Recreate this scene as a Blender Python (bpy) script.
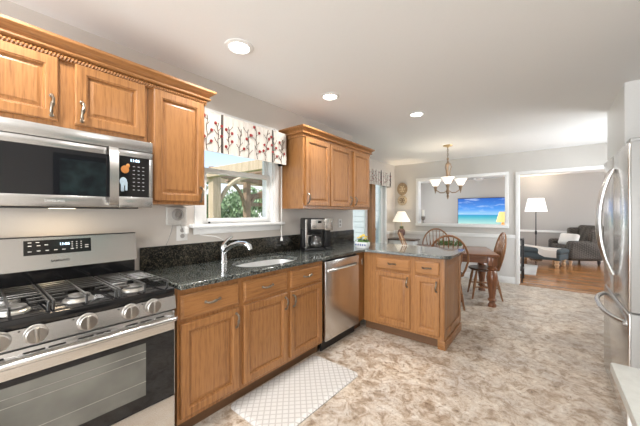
import bpy, bmesh, math, random
from mathutils import Vector, Matrix
PI = math.pi
random.seed(7)
for o in list(bpy.data.objects): bpy.data.objects.remove(o)
SC = bpy.context.scene
COL = SC.collection

# ------------------------------------------------------------------ camera, world, sun, exposure
EYE = 1.325
cam = bpy.data.cameras.new('camera'); cam.lens = 16.0; cam.sensor_width = 36.0; cam.clip_start = 0.02
camo = bpy.data.objects.new('camera', cam); COL.objects.link(camo)
camo.location = (0, 0, EYE); camo.rotation_euler = (PI / 2, 0, math.atan(228 / 284.44))
SC.camera = camo
SC.view_settings.view_transform = 'Standard'; SC.view_settings.look = 'None'
SC.view_settings.exposure = 0.72; SC.view_settings.gamma = 1.0; SC.view_settings.use_curve_mapping = False

W = bpy.data.worlds.new('sky'); SC.world = W; W.use_nodes = True
wn, wl = W.node_tree.nodes, W.node_tree.links
wn.clear()
def wnode(t, **k):
    n = wn.new(t)
    for a, b in k.items(): setattr(n, a, b)
    return n
w_out = wnode('ShaderNodeOutputWorld'); w_bg = wnode('ShaderNodeBackground'); w_bg.inputs[1].default_value = 0.95
w_tc = wnode('ShaderNodeTexCoord'); w_sep = wnode('ShaderNodeSeparateXYZ')
w_ramp = wnode('ShaderNodeValToRGB')
e = w_ramp.color_ramp.elements
e[0].position = 0.40; e[0].color = (0.95, 0.94, 0.92, 1)
e[1].position = 1.0; e[1].color = (0.50, 0.68, 0.95, 1)
a = e.new(0.50); a.color = (0.93, 0.96, 1.0, 1)
a = e.new(0.60); a.color = (0.55, 0.74, 1.0, 1)
w_mr = wnode('ShaderNodeMapRange'); w_mr.inputs[1].default_value = -1; w_mr.inputs[2].default_value = 1
w_no = wnode('ShaderNodeTexNoise'); w_no.inputs['Scale'].default_value = 5.5; w_no.inputs['Detail'].default_value = 6
w_cr = wnode('ShaderNodeValToRGB'); w_cr.color_ramp.elements[0].position = 0.48; w_cr.color_ramp.elements[1].position = 0.66
w_mx = wnode('ShaderNodeMixRGB'); w_mx.inputs[2].default_value = (1.0, 1.0, 1.0, 1)
wl.new(w_tc.outputs['Generated'], w_sep.inputs[0]); wl.new(w_sep.outputs[2], w_mr.inputs[0])
wl.new(w_mr.outputs[0], w_ramp.inputs[0]); wl.new(w_tc.outputs['Generated'], w_no.inputs['Vector'])
wl.new(w_no.outputs[0], w_cr.inputs[0]); wl.new(w_cr.outputs[0], w_mx.inputs[0]); wl.new(w_ramp.outputs[0], w_mx.inputs[1])
wl.new(w_mx.outputs[0], w_bg.inputs[0]); wl.new(w_bg.outputs[0], w_out.inputs[0])

sun = bpy.data.lights.new('sun', 'SUN'); sun.energy = 3.2; sun.angle = math.radians(2); sun.color = (1.0, 0.95, 0.86)
suno = bpy.data.objects.new('sun', sun); COL.objects.link(suno)
suno.rotation_euler = (math.radians(41.8), 0, math.radians(13))
CAN_W = 6.0           # watts of one recessed can, also of each unseen fill lamp
def fill_light(name, loc, rot, sx, sy, watts, col=(0.94, 0.97, 1.0)):  # unseen area lamp, added as soft fill
    L = bpy.data.lights.new(name, 'AREA'); L.shape = 'RECTANGLE'; L.size = sx; L.size_y = sy; L.energy = watts; L.color = col
    o = bpy.data.objects.new(name, L); COL.objects.link(o); o.location = loc; o.rotation_euler = rot
fill_light('fill_behind_camera', (-0.5, -3.25, 1.15), (PI / 2 + .30, 0, 0), 2.7, 2.0, 120)          # added fill from behind the camera, through an added glazed door
fill_light('fill_dining_right', (1.55, 5.45, 1.50), (PI / 2, 0, PI / 2), 1.25, 1.15, 38)     # added fill, out of view, through an added dining room window
fill_light('fill_living_right', (3.45, 8.8, 1.45), (PI / 2, 0, PI / 2), 2.3, 1.4, 62)  # added fill from the right of the living room, out of view
fill_light('fill_living_left', (-4.55, 8.8, 1.45), (PI / 2, 0, -PI / 2), 2.0, 1.4, 75)       # added fill from the left, through an added living room window

# ------------------------------------------------------------------ materials
def new_mat(name):
    m = bpy.data.materials.new(name); m.use_nodes = True
    nt = m.node_tree
    return m, nt, nt.nodes['Principled BSDF']
def setp(p, base=None, rough=None, metal=None, spec=None, coat=None, emit=None, es=None):
    if base: p.inputs['Base Color'].default_value = (*base, 1)
    if rough is not None: p.inputs['Roughness'].default_value = rough
    if metal is not None: p.inputs['Metallic'].default_value = metal
    if spec is not None: p.inputs['Specular IOR Level'].default_value = spec
    if coat is not None: p.inputs['Coat Weight'].default_value = coat; p.inputs['Coat Roughness'].default_value = 0.12
    if emit: p.inputs['Emission Color'].default_value = (*emit, 1); p.inputs['Emission Strength'].default_value = es
def N(nt, t, **k):
    n = nt.nodes.new(t)
    for a, b in k.items():
        if a in n.inputs: n.inputs[a].default_value = b
        else: setattr(n, a, b)
    return n
def ramp(nt, stops, interp='LINEAR'):
    n = nt.nodes.new('ShaderNodeValToRGB'); r = n.color_ramp; r.interpolation = interp
    while len(r.elements) < len(stops): r.elements.new(0.5)
    for el, (p, c) in zip(r.elements, stops): el.position = p; el.color = (*c, 1) if len(c) == 3 else c
    return n
def coords(nt, scale, rot=(0, 0, 0), rnd=True):
    tc = N(nt, 'ShaderNodeTexCoord'); mp = N(nt, 'ShaderNodeMapping')
    mp.inputs['Scale'].default_value = scale; mp.inputs['Rotation'].default_value = rot
    if rnd:
        oi = N(nt, 'ShaderNodeObjectInfo'); ml = N(nt, 'ShaderNodeMath', operation='MULTIPLY'); ml.inputs[1].default_value = 37.0
        ad = N(nt, 'ShaderNodeVectorMath', operation='ADD')
        nt.links.new(oi.outputs['Random'], ml.inputs[0]); nt.links.new(ml.outputs[0], ad.inputs[1])
        nt.links.new(tc.outputs['Object'], ad.inputs[0]); nt.links.new(ad.outputs[0], mp.inputs[0])
    else: nt.links.new(tc.outputs['Object'], mp.inputs[0])
    return mp
def plain(name, base, rough=0.5, metal=0.0, bump=0.0, bscale=60, var=0.06, spec=None, coat=None, emit=None, es=None):
    m, nt, p = new_mat(name); setp(p, base, rough, metal, spec, coat, emit, es)
    mp = coords(nt, (1, 1, 1)); no = N(nt, 'ShaderNodeTexNoise', Scale=bscale, Detail=3.0)
    nt.links.new(mp.outputs[0], no.inputs['Vector'])
    lo = tuple(max(0, c * (1 - var)) for c in base); hi = tuple(min(1, c * (1 + var)) for c in base)
    r = ramp(nt, [(0.3, lo), (0.7, hi)]); nt.links.new(no.outputs[0], r.inputs[0]); nt.links.new(r.outputs[0], p.inputs['Base Color'])
    if bump:
        b = N(nt, 'ShaderNodeBump', Strength=bump, Distance=0.004); nt.links.new(no.outputs[0], b.inputs['Height']); nt.links.new(b.outputs[0], p.inputs['Normal'])
    return m
def wood(name, light, dark, grain='z', rough=0.38, coat=0.10, fine=1.0, ring=0.15):
    m, nt, p = new_mat(name); setp(p, light, rough, coat=coat)
    st = {'z': (1, 1, 0.07), 'x': (0.07, 1, 1), 'y': (1, 0.07, 1)}[grain]
    mp = coords(nt, st)
    n1 = N(nt, 'ShaderNodeTexNoise', Scale=150.0 * fine, Detail=4.0); n2 = N(nt, 'ShaderNodeTexNoise', Scale=7.0, Detail=2.0)
    wv = N(nt, 'ShaderNodeTexWave', Scale=9.0, Distortion=7.0, Detail=2.0); wv.wave_type = 'BANDS'; wv.bands_direction = 'X' if grain != 'x' else 'Z'
    wv.inputs['Detail Scale'].default_value = 1.5
    for n in (n1, n2, wv): nt.links.new(mp.outputs[0], n.inputs['Vector'])
    mx = N(nt, 'ShaderNodeMath', operation='MULTIPLY_ADD'); mx.inputs[1].default_value = ring; nt.links.new(wv.outputs[1], mx.inputs[0]); nt.links.new(n1.outputs[0], mx.inputs[2])
    m2 = N(nt, 'ShaderNodeMath', operation='MULTIPLY_ADD'); m2.inputs[1].default_value = 0.5; nt.links.new(n2.outputs[0], m2.inputs[0]); nt.links.new(mx.outputs[0], m2.inputs[2])
    mid = tuple((a + b) / 2 for a, b in zip(light, dark))
    r = ramp(nt, [(0.50, dark), (0.70, mid), (0.92, light)])
    nt.links.new(m2.outputs[0], r.inputs[0]); nt.links.new(r.outputs[0], p.inputs['Base Color'])
    b = N(nt, 'ShaderNodeBump', Strength=0.12, Distance=0.001); nt.links.new(n1.outputs[0], b.inputs['Height']); nt.links.new(b.outputs[0], p.inputs['Normal'])
    return m
OAK_L, OAK_D = (0.375, 0.172, 0.058), (0.205, 0.083, 0.025)
OAKV = wood('oak_upright', OAK_L, OAK_D, 'z'); OAKH = wood('oak_level', OAK_L, OAK_D, 'x')
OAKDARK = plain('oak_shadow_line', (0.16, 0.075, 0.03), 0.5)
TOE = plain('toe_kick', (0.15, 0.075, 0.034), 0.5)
CHAIRW = wood('chair_wood', (0.30, 0.14, 0.058), (0.13, 0.056, 0.022), 'z', 0.35, 0.3, 0.6)
TABLEW = wood('table_wood', (0.22, 0.085, 0.034), (0.10, 0.036, 0.016), 'x', 0.28, 0.4, 0.5)
SEATW = wood('seat_wood', (0.11, 0.055, 0.03), (0.05, 0.026, 0.015), 'x', 0.35, 0.3, 0.5)
JAMBW = wood('jamb_wood', (0.40, 0.20, 0.085), (0.24, 0.11, 0.045), 'z')
WHITE = plain('white_paint', (0.83, 0.83, 0.82), 0.4, var=0.01)
CEIL = plain('ceiling_paint', (0.87, 0.87, 0.87), 0.9, var=0.01, bump=0.05, bscale=200)
WALLK = plain('wall_greige', (0.62, 0.575, 0.53), 0.75, var=0.012, bump=0.04, bscale=180)
WALLF = plain('wall_dining', (0.57, 0.545, 0.515), 0.75, var=0.012, bump=0.04, bscale=180)
WALLL = plain('wall_living', (0.44, 0.42, 0.40), 0.8, var=0.012)
DADO = plain('wall_dado', (0.70, 0.69, 0.675), 0.6, var=0.012)
BLACK = plain('black_gloss', (0.010, 0.010, 0.011), 0.12); DGLASS = plain('black_glass', (0.010, 0.011, 0.013), 0.03)
BLACKM = plain('black_satin', (0.012, 0.012, 0.013), 0.4)
IRON = plain('cast_iron', (0.05, 0.048, 0.046), 0.28, .4)
CHROME = plain('chrome', (0.80, 0.81, 0.82), 0.12, 1.0, var=0.01)
PEWTER = plain('pewter', (0.24, 0.205, 0.165), 0.30, 1.0, var=0.15, bscale=120)
BRONZE = plain('chandelier_bronze', (0.30, 0.21, 0.14), 0.4, 0.7, var=0.2)
BRASS = plain('brass', (0.65, 0.48, 0.25), 0.3, 1.0)
PLASTIC = plain('white_plastic', (0.78, 0.77, 0.75), 0.35, var=0.01); CABLE = plain('cable_grey', (0.36, 0.34, 0.32), 0.5)
def steel(name, base, axis, rough=0.27):
    m, nt, p = new_mat(name); setp(p, base, rough, 1.0)
    s = {'x': (2, 260, 260), 'y': (260, 2, 260), 'z': (260, 260, 2)}[axis]
    mp = coords(nt, s); no = N(nt, 'ShaderNodeTexNoise', Scale=1.0, Detail=2.0); nt.links.new(mp.outputs[0], no.inputs['Vector'])
    r = ramp(nt, [(0.3, tuple(c * .96 for c in base)), (0.7, base)]); nt.links.new(no.outputs[0], r.inputs[0]); nt.links.new(r.outputs[0], p.inputs['Base Color'])
    return m
STEELX = steel('brushed_steel', (0.64, 0.64, 0.635), 'x', .24); STEELZ = steel('brushed_steel_upright', (0.66, 0.65, 0.635), 'z', 0.25)
FRSIDE = plain('fridge_side', (0.42, 0.42, 0.415), 0.4, 0.0, var=0.02)
def granite(name='granite', coat=1.0):
    m, nt, p = new_mat(name); setp(p, (0.03, 0.035, 0.03), 0.18 if coat else .25, spec=.55 if coat else .2, coat=coat); p.inputs['Coat Roughness'].default_value = 0.04; p.inputs['Coat IOR'].default_value = 1.5
    mp = coords(nt, (1, 1, 1), rnd=False)
    v = N(nt, 'ShaderNodeTexVoronoi', Scale=170.0); n1 = N(nt, 'ShaderNodeTexNoise', Scale=75.0, Detail=4.0, Roughness=0.7); n2 = N(nt, 'ShaderNodeTexNoise', Scale=9.0, Detail=3.0)
    for n in (v, n1, n2): nt.links.new(mp.outputs[0], n.inputs['Vector'])
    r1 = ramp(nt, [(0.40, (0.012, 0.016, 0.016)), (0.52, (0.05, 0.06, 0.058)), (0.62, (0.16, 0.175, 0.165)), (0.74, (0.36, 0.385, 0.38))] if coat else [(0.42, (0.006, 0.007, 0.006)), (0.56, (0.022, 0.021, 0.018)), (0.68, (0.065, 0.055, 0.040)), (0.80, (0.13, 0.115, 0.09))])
    nt.links.new(n1.outputs[0], r1.inputs[0])
    sp = N(nt, 'ShaderNodeSeparateColor'); nt.links.new(v.outputs['Color'], sp.inputs[0])
    r2 = ramp(nt, [(0.0, (0, 0, 0)), (0.80, (0, 0, 0)), (0.86, (0.7, 0.7, 0.7)), (1, (1, 1, 1))]); nt.links.new(sp.outputs[0], r2.inputs[0])
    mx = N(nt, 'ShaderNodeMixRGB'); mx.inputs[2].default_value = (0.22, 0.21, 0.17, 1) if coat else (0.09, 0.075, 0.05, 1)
    nt.links.new(r2.outputs[0], mx.inputs[0]); nt.links.new(r1.outputs[0], mx.inputs[1])
    m3 = N(nt, 'ShaderNodeMixRGB', blend_type='MULTIPLY'); m3.inputs[0].default_value = 0.5
    r3 = ramp(nt, [(0.35, (0.35, 0.35, 0.35)), (0.65, (1.3, 1.3, 1.3))]); nt.links.new(n2.outputs[0], r3.inputs[0])
    nt.links.new(mx.outputs[0], m3.inputs[1]); nt.links.new(r3.outputs[0], m3.inputs[2]); nt.links.new(m3.outputs[0], p.inputs['Base Color'])
    return m
GRANITE = granite(coat=.6); GRANITEB = granite('granite_upstand', 0.0)  # same stone twice; worktop specks lightened blue-grey to paint in the window sheen
def vinyl():
    m, nt, p = new_mat('stone_vinyl'); setp(p, (0.5, 0.42, 0.33), 0.33, spec=0.4)
    mp = coords(nt, (1, 1, 1), (0, 0, 0.5), rnd=False)
    n1 = N(nt, 'ShaderNodeTexNoise', Scale=9.0, Detail=8.0, Roughness=0.72, Distortion=0.8); n2 = N(nt, 'ShaderNodeTexNoise', Scale=30.0, Detail=7.0, Roughness=0.75, Distortion=0.8); n3 = N(nt, 'ShaderNodeTexNoise', Scale=2.2, Detail=3.0)
    for n in (n1, n2, n3): nt.links.new(mp.outputs[0], n.inputs['Vector'])
    r1 = ramp(nt, [(0.34, (0.28, 0.205, 0.14)), (0.43, (0.425, 0.34, 0.26)), (0.51, (0.56, 0.485, 0.405)), (0.62, (0.65, 0.605, 0.54))]); nt.links.new(n1.outputs[0], r1.inputs[0])
    r2 = ramp(nt, [(0.34, (0.42, 0.36, 0.30)), (0.42, (0.86, 0.83, 0.80)), (0.55, (1.05, 1.05, 1.05)), (0.68, (1.14, 1.15, 1.16))]); nt.links.new(n2.outputs[0], r2.inputs[0])
    r3 = ramp(nt, [(0.35, (0.84, 0.84, 0.86)), (0.65, (1.05, 1.03, 1.0))]); nt.links.new(n3.outputs[0], r3.inputs[0])
    a = N(nt, 'ShaderNodeMixRGB', blend_type='MULTIPLY'); a.inputs[0].default_value = 1; b = N(nt, 'ShaderNodeMixRGB', blend_type='MULTIPLY'); b.inputs[0].default_value = 1
    nt.links.new(r1.outputs[0], a.inputs[1]); nt.links.new(r2.outputs[0], a.inputs[2]); nt.links.new(a.outputs[0], b.inputs[1]); nt.links.new(r3.outputs[0], b.inputs[2])
    nt.links.new(b.outputs[0], p.inputs['Base Color'])
    return m
VINYL = vinyl()
def planks():
    m, nt, p = new_mat('oak_planks'); setp(p, (0.4, 0.18, 0.06), 0.22, coat=0.3)
    mp = coords(nt, (1, 1, 1), rnd=False)
    br = N(nt, 'ShaderNodeTexBrick', Scale=1.0); br.inputs['Brick Width'].default_value = 1.1; br.inputs['Row Height'].default_value = 0.075; br.inputs['Mortar Size'].default_value = 0.0015
    br.inputs['Color1'].default_value = (0.52, 0.235, 0.075, 1); br.inputs['Color2'].default_value = (0.36, 0.145, 0.042, 1); br.inputs['Mortar'].default_value = (0.12, 0.05, 0.02, 1)
    n1 = N(nt, 'ShaderNodeTexNoise', Scale=30.0, Detail=4.0); mp2 = coords(nt, (0.08, 1.5, 1), rnd=False)
    nt.links.new(mp.outputs[0], br.inputs['Vector']); nt.links.new(mp2.outputs[0], n1.inputs['Vector'])
    r = ramp(nt, [(0.35, (0.75, 0.75, 0.75)), (0.65, (1.1, 1.1, 1.1))]); nt.links.new(n1.outputs[0], r.inputs[0])
    a = N(nt, 'ShaderNodeMixRGB', blend_type='MULTIPLY'); a.inputs[0].default_value = 1
    nt.links.new(br.outputs[0], a.inputs[1]); nt.links.new(r.outputs[0], a.inputs[2]); nt.links.new(a.outputs[0], p.inputs['Base Color'])
    return m
PLANKS = planks()
def glass_mat(name, tint=(1, 1, 1), gloss=0.10):
    m, nt, p = new_mat(name); nt.nodes.remove(p)
    t = N(nt, 'ShaderNodeBsdfTransparent'); t.inputs[0].default_value = (*tint, 1)
    g = N(nt, 'ShaderNodeBsdfGlossy'); g.inputs['Roughness'].default_value = 0.02
    mx = N(nt, 'ShaderNodeMixShader'); mx.inputs[0].default_value = gloss
    nt.links.new(t.outputs[0], mx.inputs[1]); nt.links.new(g.outputs[0], mx.inputs[2])
    nt.links.new(mx.outputs[0], nt.nodes['Material Output'].inputs[0])
    return m
PANE = glass_mat('window_glass', (0.97, 0.98, 0.98), 0.05)
CARAFE = glass_mat('carafe_glass', (0.75, 0.75, 0.75), 0.14)
def lattice():
    m, nt, p = new_mat('lattice_vinyl'); setp(p, (0.6, 0.58, 0.55), 0.4)
    mp = coords(nt, (1, 1, 1), (0, 0, PI / 4), rnd=False)
    sp = N(nt, 'ShaderNodeSeparateXYZ'); nt.links.new(mp.outputs[0], sp.inputs[0])
    outs = []
    for k in (0, 1):
        d = N(nt, 'ShaderNodeMath', operation='PINGPONG'); d.inputs[1].default_value = 0.020; nt.links.new(sp.outputs[k], d.inputs[0])
        l = N(nt, 'ShaderNodeMath', operation='LESS_THAN'); l.inputs[1].default_value = 0.0040; nt.links.new(d.outputs[0], l.inputs[0]); outs.append(l)
    mxm = N(nt, 'ShaderNodeMath', operation='MAXIMUM'); nt.links.new(outs[0].outputs[0], mxm.inputs[0]); nt.links.new(outs[1].outputs[0], mxm.inputs[1])
    mx = N(nt, 'ShaderNodeMixRGB'); mx.inputs[1].default_value = (0.62, 0.605, 0.585, 1); mx.inputs[2].default_value = (0.46, 0.44, 0.42, 1)
    nt.links.new(mxm.outputs[0], mx.inputs[0]); nt.links.new(mx.outputs[0], p.inputs['Base Color'])
    return m
LATTICE = lattice()
def tweed(name, c1, c2, s):
    m, nt, p = new_mat(name); setp(p, c1, 0.9)
    mp = coords(nt, (s, s, s), (0.6, 0.5, 0.78)); ch = N(nt, 'ShaderNodeTexChecker', Scale=1.0); ch.inputs[1].default_value = (*c1, 1); ch.inputs[2].default_value = (*c2, 1)
    nt.links.new(mp.outputs[0], ch.inputs[0]); nt.links.new(ch.outputs[0], p.inputs['Base Color'])
    return m
TWEED = tweed('tweed', (0.045, 0.038, 0.033), (0.12, 0.105, 0.09), 24)
OTTO = plain('ottoman_cloth', (0.065, 0.082, 0.090), 0.9, bump=0.3, bscale=150, var=0.25)
THROW = plain('throw_cloth', (0.70, 0.65, 0.60), 0.95, bump=0.3, bscale=120)
PILLOW = plain('pillow_cloth', (0.72, 0.70, 0.67), 0.9, bump=0.2, bscale=80)
LEGW = plain('pale_turned_wood', (0.60, 0.40, 0.24), 0.4)
FABRIC = plain('valance_cloth', (0.66, 0.62, 0.57), 0.9, bump=0.15, bscale=300, var=0.03)
TWIG = plain('twig_thread', (0.10, 0.075, 0.055), 0.8); BERRY = plain('berry_thread', (0.30, 0.03, 0.03), 0.8); STRIPE = plain('stripe_cloth', (0.09, 0.08, 0.07), 0.85)
LEAF = plain('leaf_green', (0.10, 0.20, 0.055), 0.6, var=0.45, bscale=20); LEAFD = plain('tree_leaf', (0.24, 0.33, 0.18), 0.7, var=0.5, bscale=3)
BARK = plain('bark', (0.20, 0.13, 0.08), 0.9, var=0.3)
PERG = wood('pergola_wood', (0.62, 0.48, 0.34), (0.42, 0.31, 0.21), 'z', 0.7, 0.0, 0.3); PERGD = wood('pergola_dark_wood', (0.33, 0.22, 0.15), (0.20, 0.13, 0.085), 'z', 0.7, 0.0, 0.3)
GRASS = plain('lawn', (0.16, 0.24, 0.08), 0.9, var=0.4, bscale=8)
SIDING = plain('siding', (0.50, 0.54, 0.58), 0.6, var=0.02)
def emis(name, col, s, base=(0.8, 0.8, 0.8)):
    return plain(name, base, 0.5, emit=col, es=s, var=0.01)
LENS = emis('can_lens', (1.0, 0.97, 0.92), 9.0); SHADE = emis('lamp_shade_cloth', (1.0, 0.84, 0.60), .42); SHADEW = emis('floor_lamp_shade', (1.0, 0.93, 0.85), .5)
SHADEG = emis('frosted_glass', (1.0, 0.90, 0.76), .6); SHADEO = emis('amber_shade', (1.0, 0.66, 0.22), .5, (.7, .45, .2)); CLOCK = emis('clock_digits', (0.45, 0.75, 1.0), 2.5); MARK = plain('panel_marks', (0.55, 0.55, 0.55), 0.5)

# ------------------------------------------------------------------ mesh builder
class MB:
    def __init__(s): s.bm = bmesh.new(); s.mi = 0
    def _add(s, t, M=None):
        if M is not None: bmesh.ops.transform(t, matrix=M, verts=t.verts)
        vm = {}
        for v in t.verts: vm[v] = s.bm.verts.new(v.co)
        for f in t.faces:
            try: nf = s.bm.faces.new([vm[v] for v in f.verts]); nf.material_index = s.mi; nf.smooth = True
            except ValueError: pass
        t.free(); return s
    def box(s, x0, x1, y0, y1, z0, z1, b=0.0, seg=2, M=None):
        t = bmesh.new(); bmesh.ops.create_cube(t, size=1)
        for v in t.verts: v.co = Vector((x0 + (v.co.x + .5) * (x1 - x0), y0 + (v.co.y + .5) * (y1 - y0), z0 + (v.co.z + .5) * (z1 - z0)))
        if b: bmesh.ops.bevel(t, geom=list(t.edges), offset=min(b, .49 * min(abs(x1 - x0), abs(y1 - y0), abs(z1 - z0))), segments=seg, profile=.5, affect='EDGES')
        return s._add(t, M)
    def rings(s, R, caps=True, closed=False):
        # R: list of equal-length point rings joined in sequence
        bm = s.bm; V = [[bm.verts.new(p) for p in r] for r in R]; n = len(R[0])
        seq = list(zip(V, V[1:])) + ([(V[-1], V[0])] if closed else [])
        for a, b in seq:
            for i in range(n):
                try: f = bm.faces.new((a[i], a[(i + 1) % n], b[(i + 1) % n], b[i])); f.material_index = s.mi; f.smooth = True
                except ValueError: pass
        if caps and not closed:
            for r in (list(reversed(V[0])), V[-1]):
                try: f = bm.faces.new(r); f.material_index = s.mi
                except ValueError: pass
        return s
    def lathe(s, prof, c=(0, 0, 0), n=24, axis='z', sq=1.0):
        R = []
        for r, z in prof:
            ring = []
            for i in range(n):
                a = 2 * PI * i / n; x, y = max(r, 1e-4) * math.cos(a), max(r, 1e-4) * math.sin(a) * sq
                q = {'z': (x, y, z), 'y': (x, -z, y), 'x': (z, x, y)}[axis]
                ring.append((q[0] + c[0], q[1] + c[1], q[2] + c[2]))
            R.append(ring)
        return s.rings(R)
    def tube(s, pts, r, n=8, closed=False):
        P = [Vector(p) for p in pts]; m = len(P); rr = r if isinstance(r, (list, tuple)) else [r] * m
        R = []; up = None
        for i in range(m):
            if closed: d = P[(i + 1) % m] - P[i - 1]
            else: d = P[min(i + 1, m - 1)] - P[max(i - 1, 0)]
            d.normalize()
            if up is None: up = Vector((0, 0, 1)) if abs(d.z) < .9 else Vector((1, 0, 0))
            side = d.cross(up)
            if side.length < 1e-5: side = d.cross(Vector((0.3, 1, 0.2)))
            side.normalize(); up = side.cross(d).normalized()
            R.append([P[i] + (side * math.cos(2 * PI * k / n) + up * math.sin(2 * PI * k / n)) * rr[i] for k in range(n)])
        return s.rings(R, closed=closed)
    def cyl(s, p0, p1, r, r1=None, n=16): return s.tube([p0, p1], [r, r if r1 is None else r1], n)
    def prism(s, poly, z0, z1, M=None):
        t = MB(); t.rings([[(x, y, z0) for x, y in poly], [(x, y, z1) for x, y in poly]])
        return s._add(t.bm, M)
    def ball(s, c, r, u=14, v=9):
        rx, ry, rz = r if isinstance(r, (tuple, list)) else (r, r, r)
        t = bmesh.new(); bmesh.ops.create_uvsphere(t, u_segments=u, v_segments=v, radius=1)
        return s._add(t, Matrix.Translation(c) @ Matrix.Diagonal((rx, ry, rz, 1)))
    def quad(s, a, b, c, d):
        f = s.bm.faces.new([s.bm.verts.new(p) for p in (a, b, c, d)]); f.material_index = s.mi; return s
    def build(s, name, mat, parent=None, sharp=35, mod=None):
        bm = s.bm; bmesh.ops.recalc_face_normals(bm, faces=bm.faces)
        me = bpy.data.meshes.new(name); bm.to_mesh(me); bm.free()
        for m in (mat if isinstance(mat, (list, tuple)) else [mat]): me.materials.append(m)
        if sharp: me.set_sharp_from_angle(angle=math.radians(sharp))
        o = bpy.data.objects.new(name, me); COL.objects.link(o)
        if parent is not None: o.parent = parent
        return o
def B(*a, **k): return MB().box(*a, **k)
def tag(o, label=None, cat=None, group=None, kind=None):
    if label: o['label'] = label
    if cat: o['category'] = cat
    if group: o['group'] = group
    if kind: o['kind'] = kind
    return o
def thing(name, label, cat, loc=(0, 0, 0), rz=0.0, group=None):
    o = bpy.data.objects.new(name, None); COL.objects.link(o); o.location = loc; o.rotation_euler = (0, 0, rz); o.empty_display_size = .1
    return tag(o, label, cat, group)
def struct(name, mb, mat, parent=None, **k):
    o = mb.build(name, mat, parent, **k)
    if parent is None: o['kind'] = 'structure'
    return o
def sroot(name, loc=(0, 0, 0)):
    o = bpy.data.objects.new(name, None); COL.objects.link(o); o.location = loc; o['kind'] = 'structure'; o.empty_display_size = .1
    return o
def copy_tree(o, parent=None):
    c = o.copy(); COL.objects.link(c)
    if parent is not None: c.parent = parent
    for ch in list(o.children): copy_tree(ch, c)
    return c
def lettering(txt, size, mat, parent, loc, rot, name='lettering', depth=0.0006, bold=0.0):
    cu = bpy.data.curves.new(name, 'FONT'); cu.body = txt; cu.size = size; cu.extrude = depth; cu.align_x = 'CENTER'; cu.align_y = 'CENTER'; cu.offset = bold
    t = bpy.data.objects.new(name + '_tmp', cu); COL.objects.link(t)
    bpy.context.view_layer.update()
    me = bpy.data.meshes.new_from_object(t.evaluated_get(bpy.context.evaluated_depsgraph_get()))
    bpy.data.objects.remove(t)
    me.materials.clear(); me.materials.append(mat)
    o = bpy.data.objects.new(name, me); COL.objects.link(o); o.parent = parent; o.location = loc; o.rotation_euler = rot
    return o
def arc(c, r, a0, a1, n, plane='xz', ry=None):
    out = []
    for i in range(n + 1):
        a = a0 + (a1 - a0) * i / n; u, v = r * math.cos(a), (ry or r) * math.sin(a)
        out.append({'xz': (c[0] + u, c[1], c[2] + v), 'yz': (c[0], c[1] + u, c[2] + v), 'xy': (c[0] + u, c[1] + v, c[2])}[plane])
    return out
def rrect(x0, x1, y0, y1, r, n=6):
    out = []
    for cx, cy, a in ((x1 - r, y1 - r, 0), (x0 + r, y1 - r, PI / 2), (x0 + r, y0 + r, PI), (x1 - r, y0 + r, 1.5 * PI)):
        for i in range(n + 1): out.append((cx + r * math.cos(a + PI / 2 * i / n), cy + r * math.sin(a + PI / 2 * i / n)))
    return out

# ------------------------------------------------------------------ the setting
XW, ZC, YF = -2.23, 2.45, 6.42      # kitchen wall, ceiling height, far dining wall
struct('floor', B(-3.0, 1.4, -3.0, YF + 0.06, -0.08, 0), VINYL)
struct('floor_living', B(-4.2, 3.2, YF + 0.06, 11.0, -0.08, 0), PLANKS)
m = MB(); m.box(-2.37, 1.4, -3.15, 3.55, ZC, ZC + 0.1); m.box(-3.0, 1.4, 3.55, YF + .06, ZC, ZC + .1); m.box(-3.0, -2.37, 3.41, 3.55, ZC, ZC + .1); m.box(-4.35, 3.35, YF + .06, 11.0, ZC, ZC + .1); struct('ceiling', m, CEIL)
wy0, wy1, wz0, wz1 = 1.215, 2.005, 1.235, 2.14     # kitchen window opening
def wall_x(name, x0, x1, y0, y1, hole, mat):
    m = MB()
    if hole:
        a, b, c, d = hole
        m.box(x0, x1, y0, a, 0, ZC); m.box(x0, x1, b, y1, 0, ZC); m.box(x0, x1, a, b, d, ZC)
        if c > 0: m.box(x0, x1, a, b, 0, c)
    else: m.box(x0, x1, y0, y1, 0, ZC)
    return struct(name, m, mat)
wall_x('wall_left', XW - 0.14, XW, -3.0, 3.55, (wy0, wy1, wz0, wz1), WALLK)
struct('wall_return', B(-3.0, XW - 0.14, 3.41, 3.55, 0, ZC), WALLK)
sy0, sy1, sz1 = 4.25, 5.90, 2.05                      # patio door opening
wall_x('wall_dining', -3.0, -2.86, 3.55, YF + 0.12, (sy0, sy1, 0, sz1), WALLK)
m = MB()                                              # far wall with a cut-out and the passage to the living room
cx0, cx1, cz0, cz1, ox0, ox1, oz1 = -2.29, -0.63, 1.09, 2.055, -0.42, 0.86, 2.04
m.box(-2.86, cx0, YF, YF + .12, 0, ZC); m.box(cx0, cx1, YF, YF + .12, 0, cz0); m.box(cx0, cx1, YF, YF + .12, cz1, ZC)
m.box(cx1, ox0, YF, YF + .12, 0, ZC); m.box(ox0, ox1, YF, YF + .12, oz1, ZC); m.box(ox1, 1.4, YF, YF + .12, 0, ZC)
struct('wall_far', m, WALLF)
wall_x('wall_right', 1.25, 1.4, -3.0, YF, (4.80, 6.10, .90, 2.10), WALLK)
m = MB(); m.box(-3.0, -1.9, -3.15, -3.0, 0, ZC); m.box(.9, 1.4, -3.15, -3.0, 0, ZC); m.box(-1.9, .9, -3.15, -3.0, 2.2, ZC); struct('wall_back', m, WALLK)
wall_x('wall_living_right', 3.2, 3.35, YF + .06, 10.95, (7.6, 10.0, .70, 2.15), WALLL)
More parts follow.
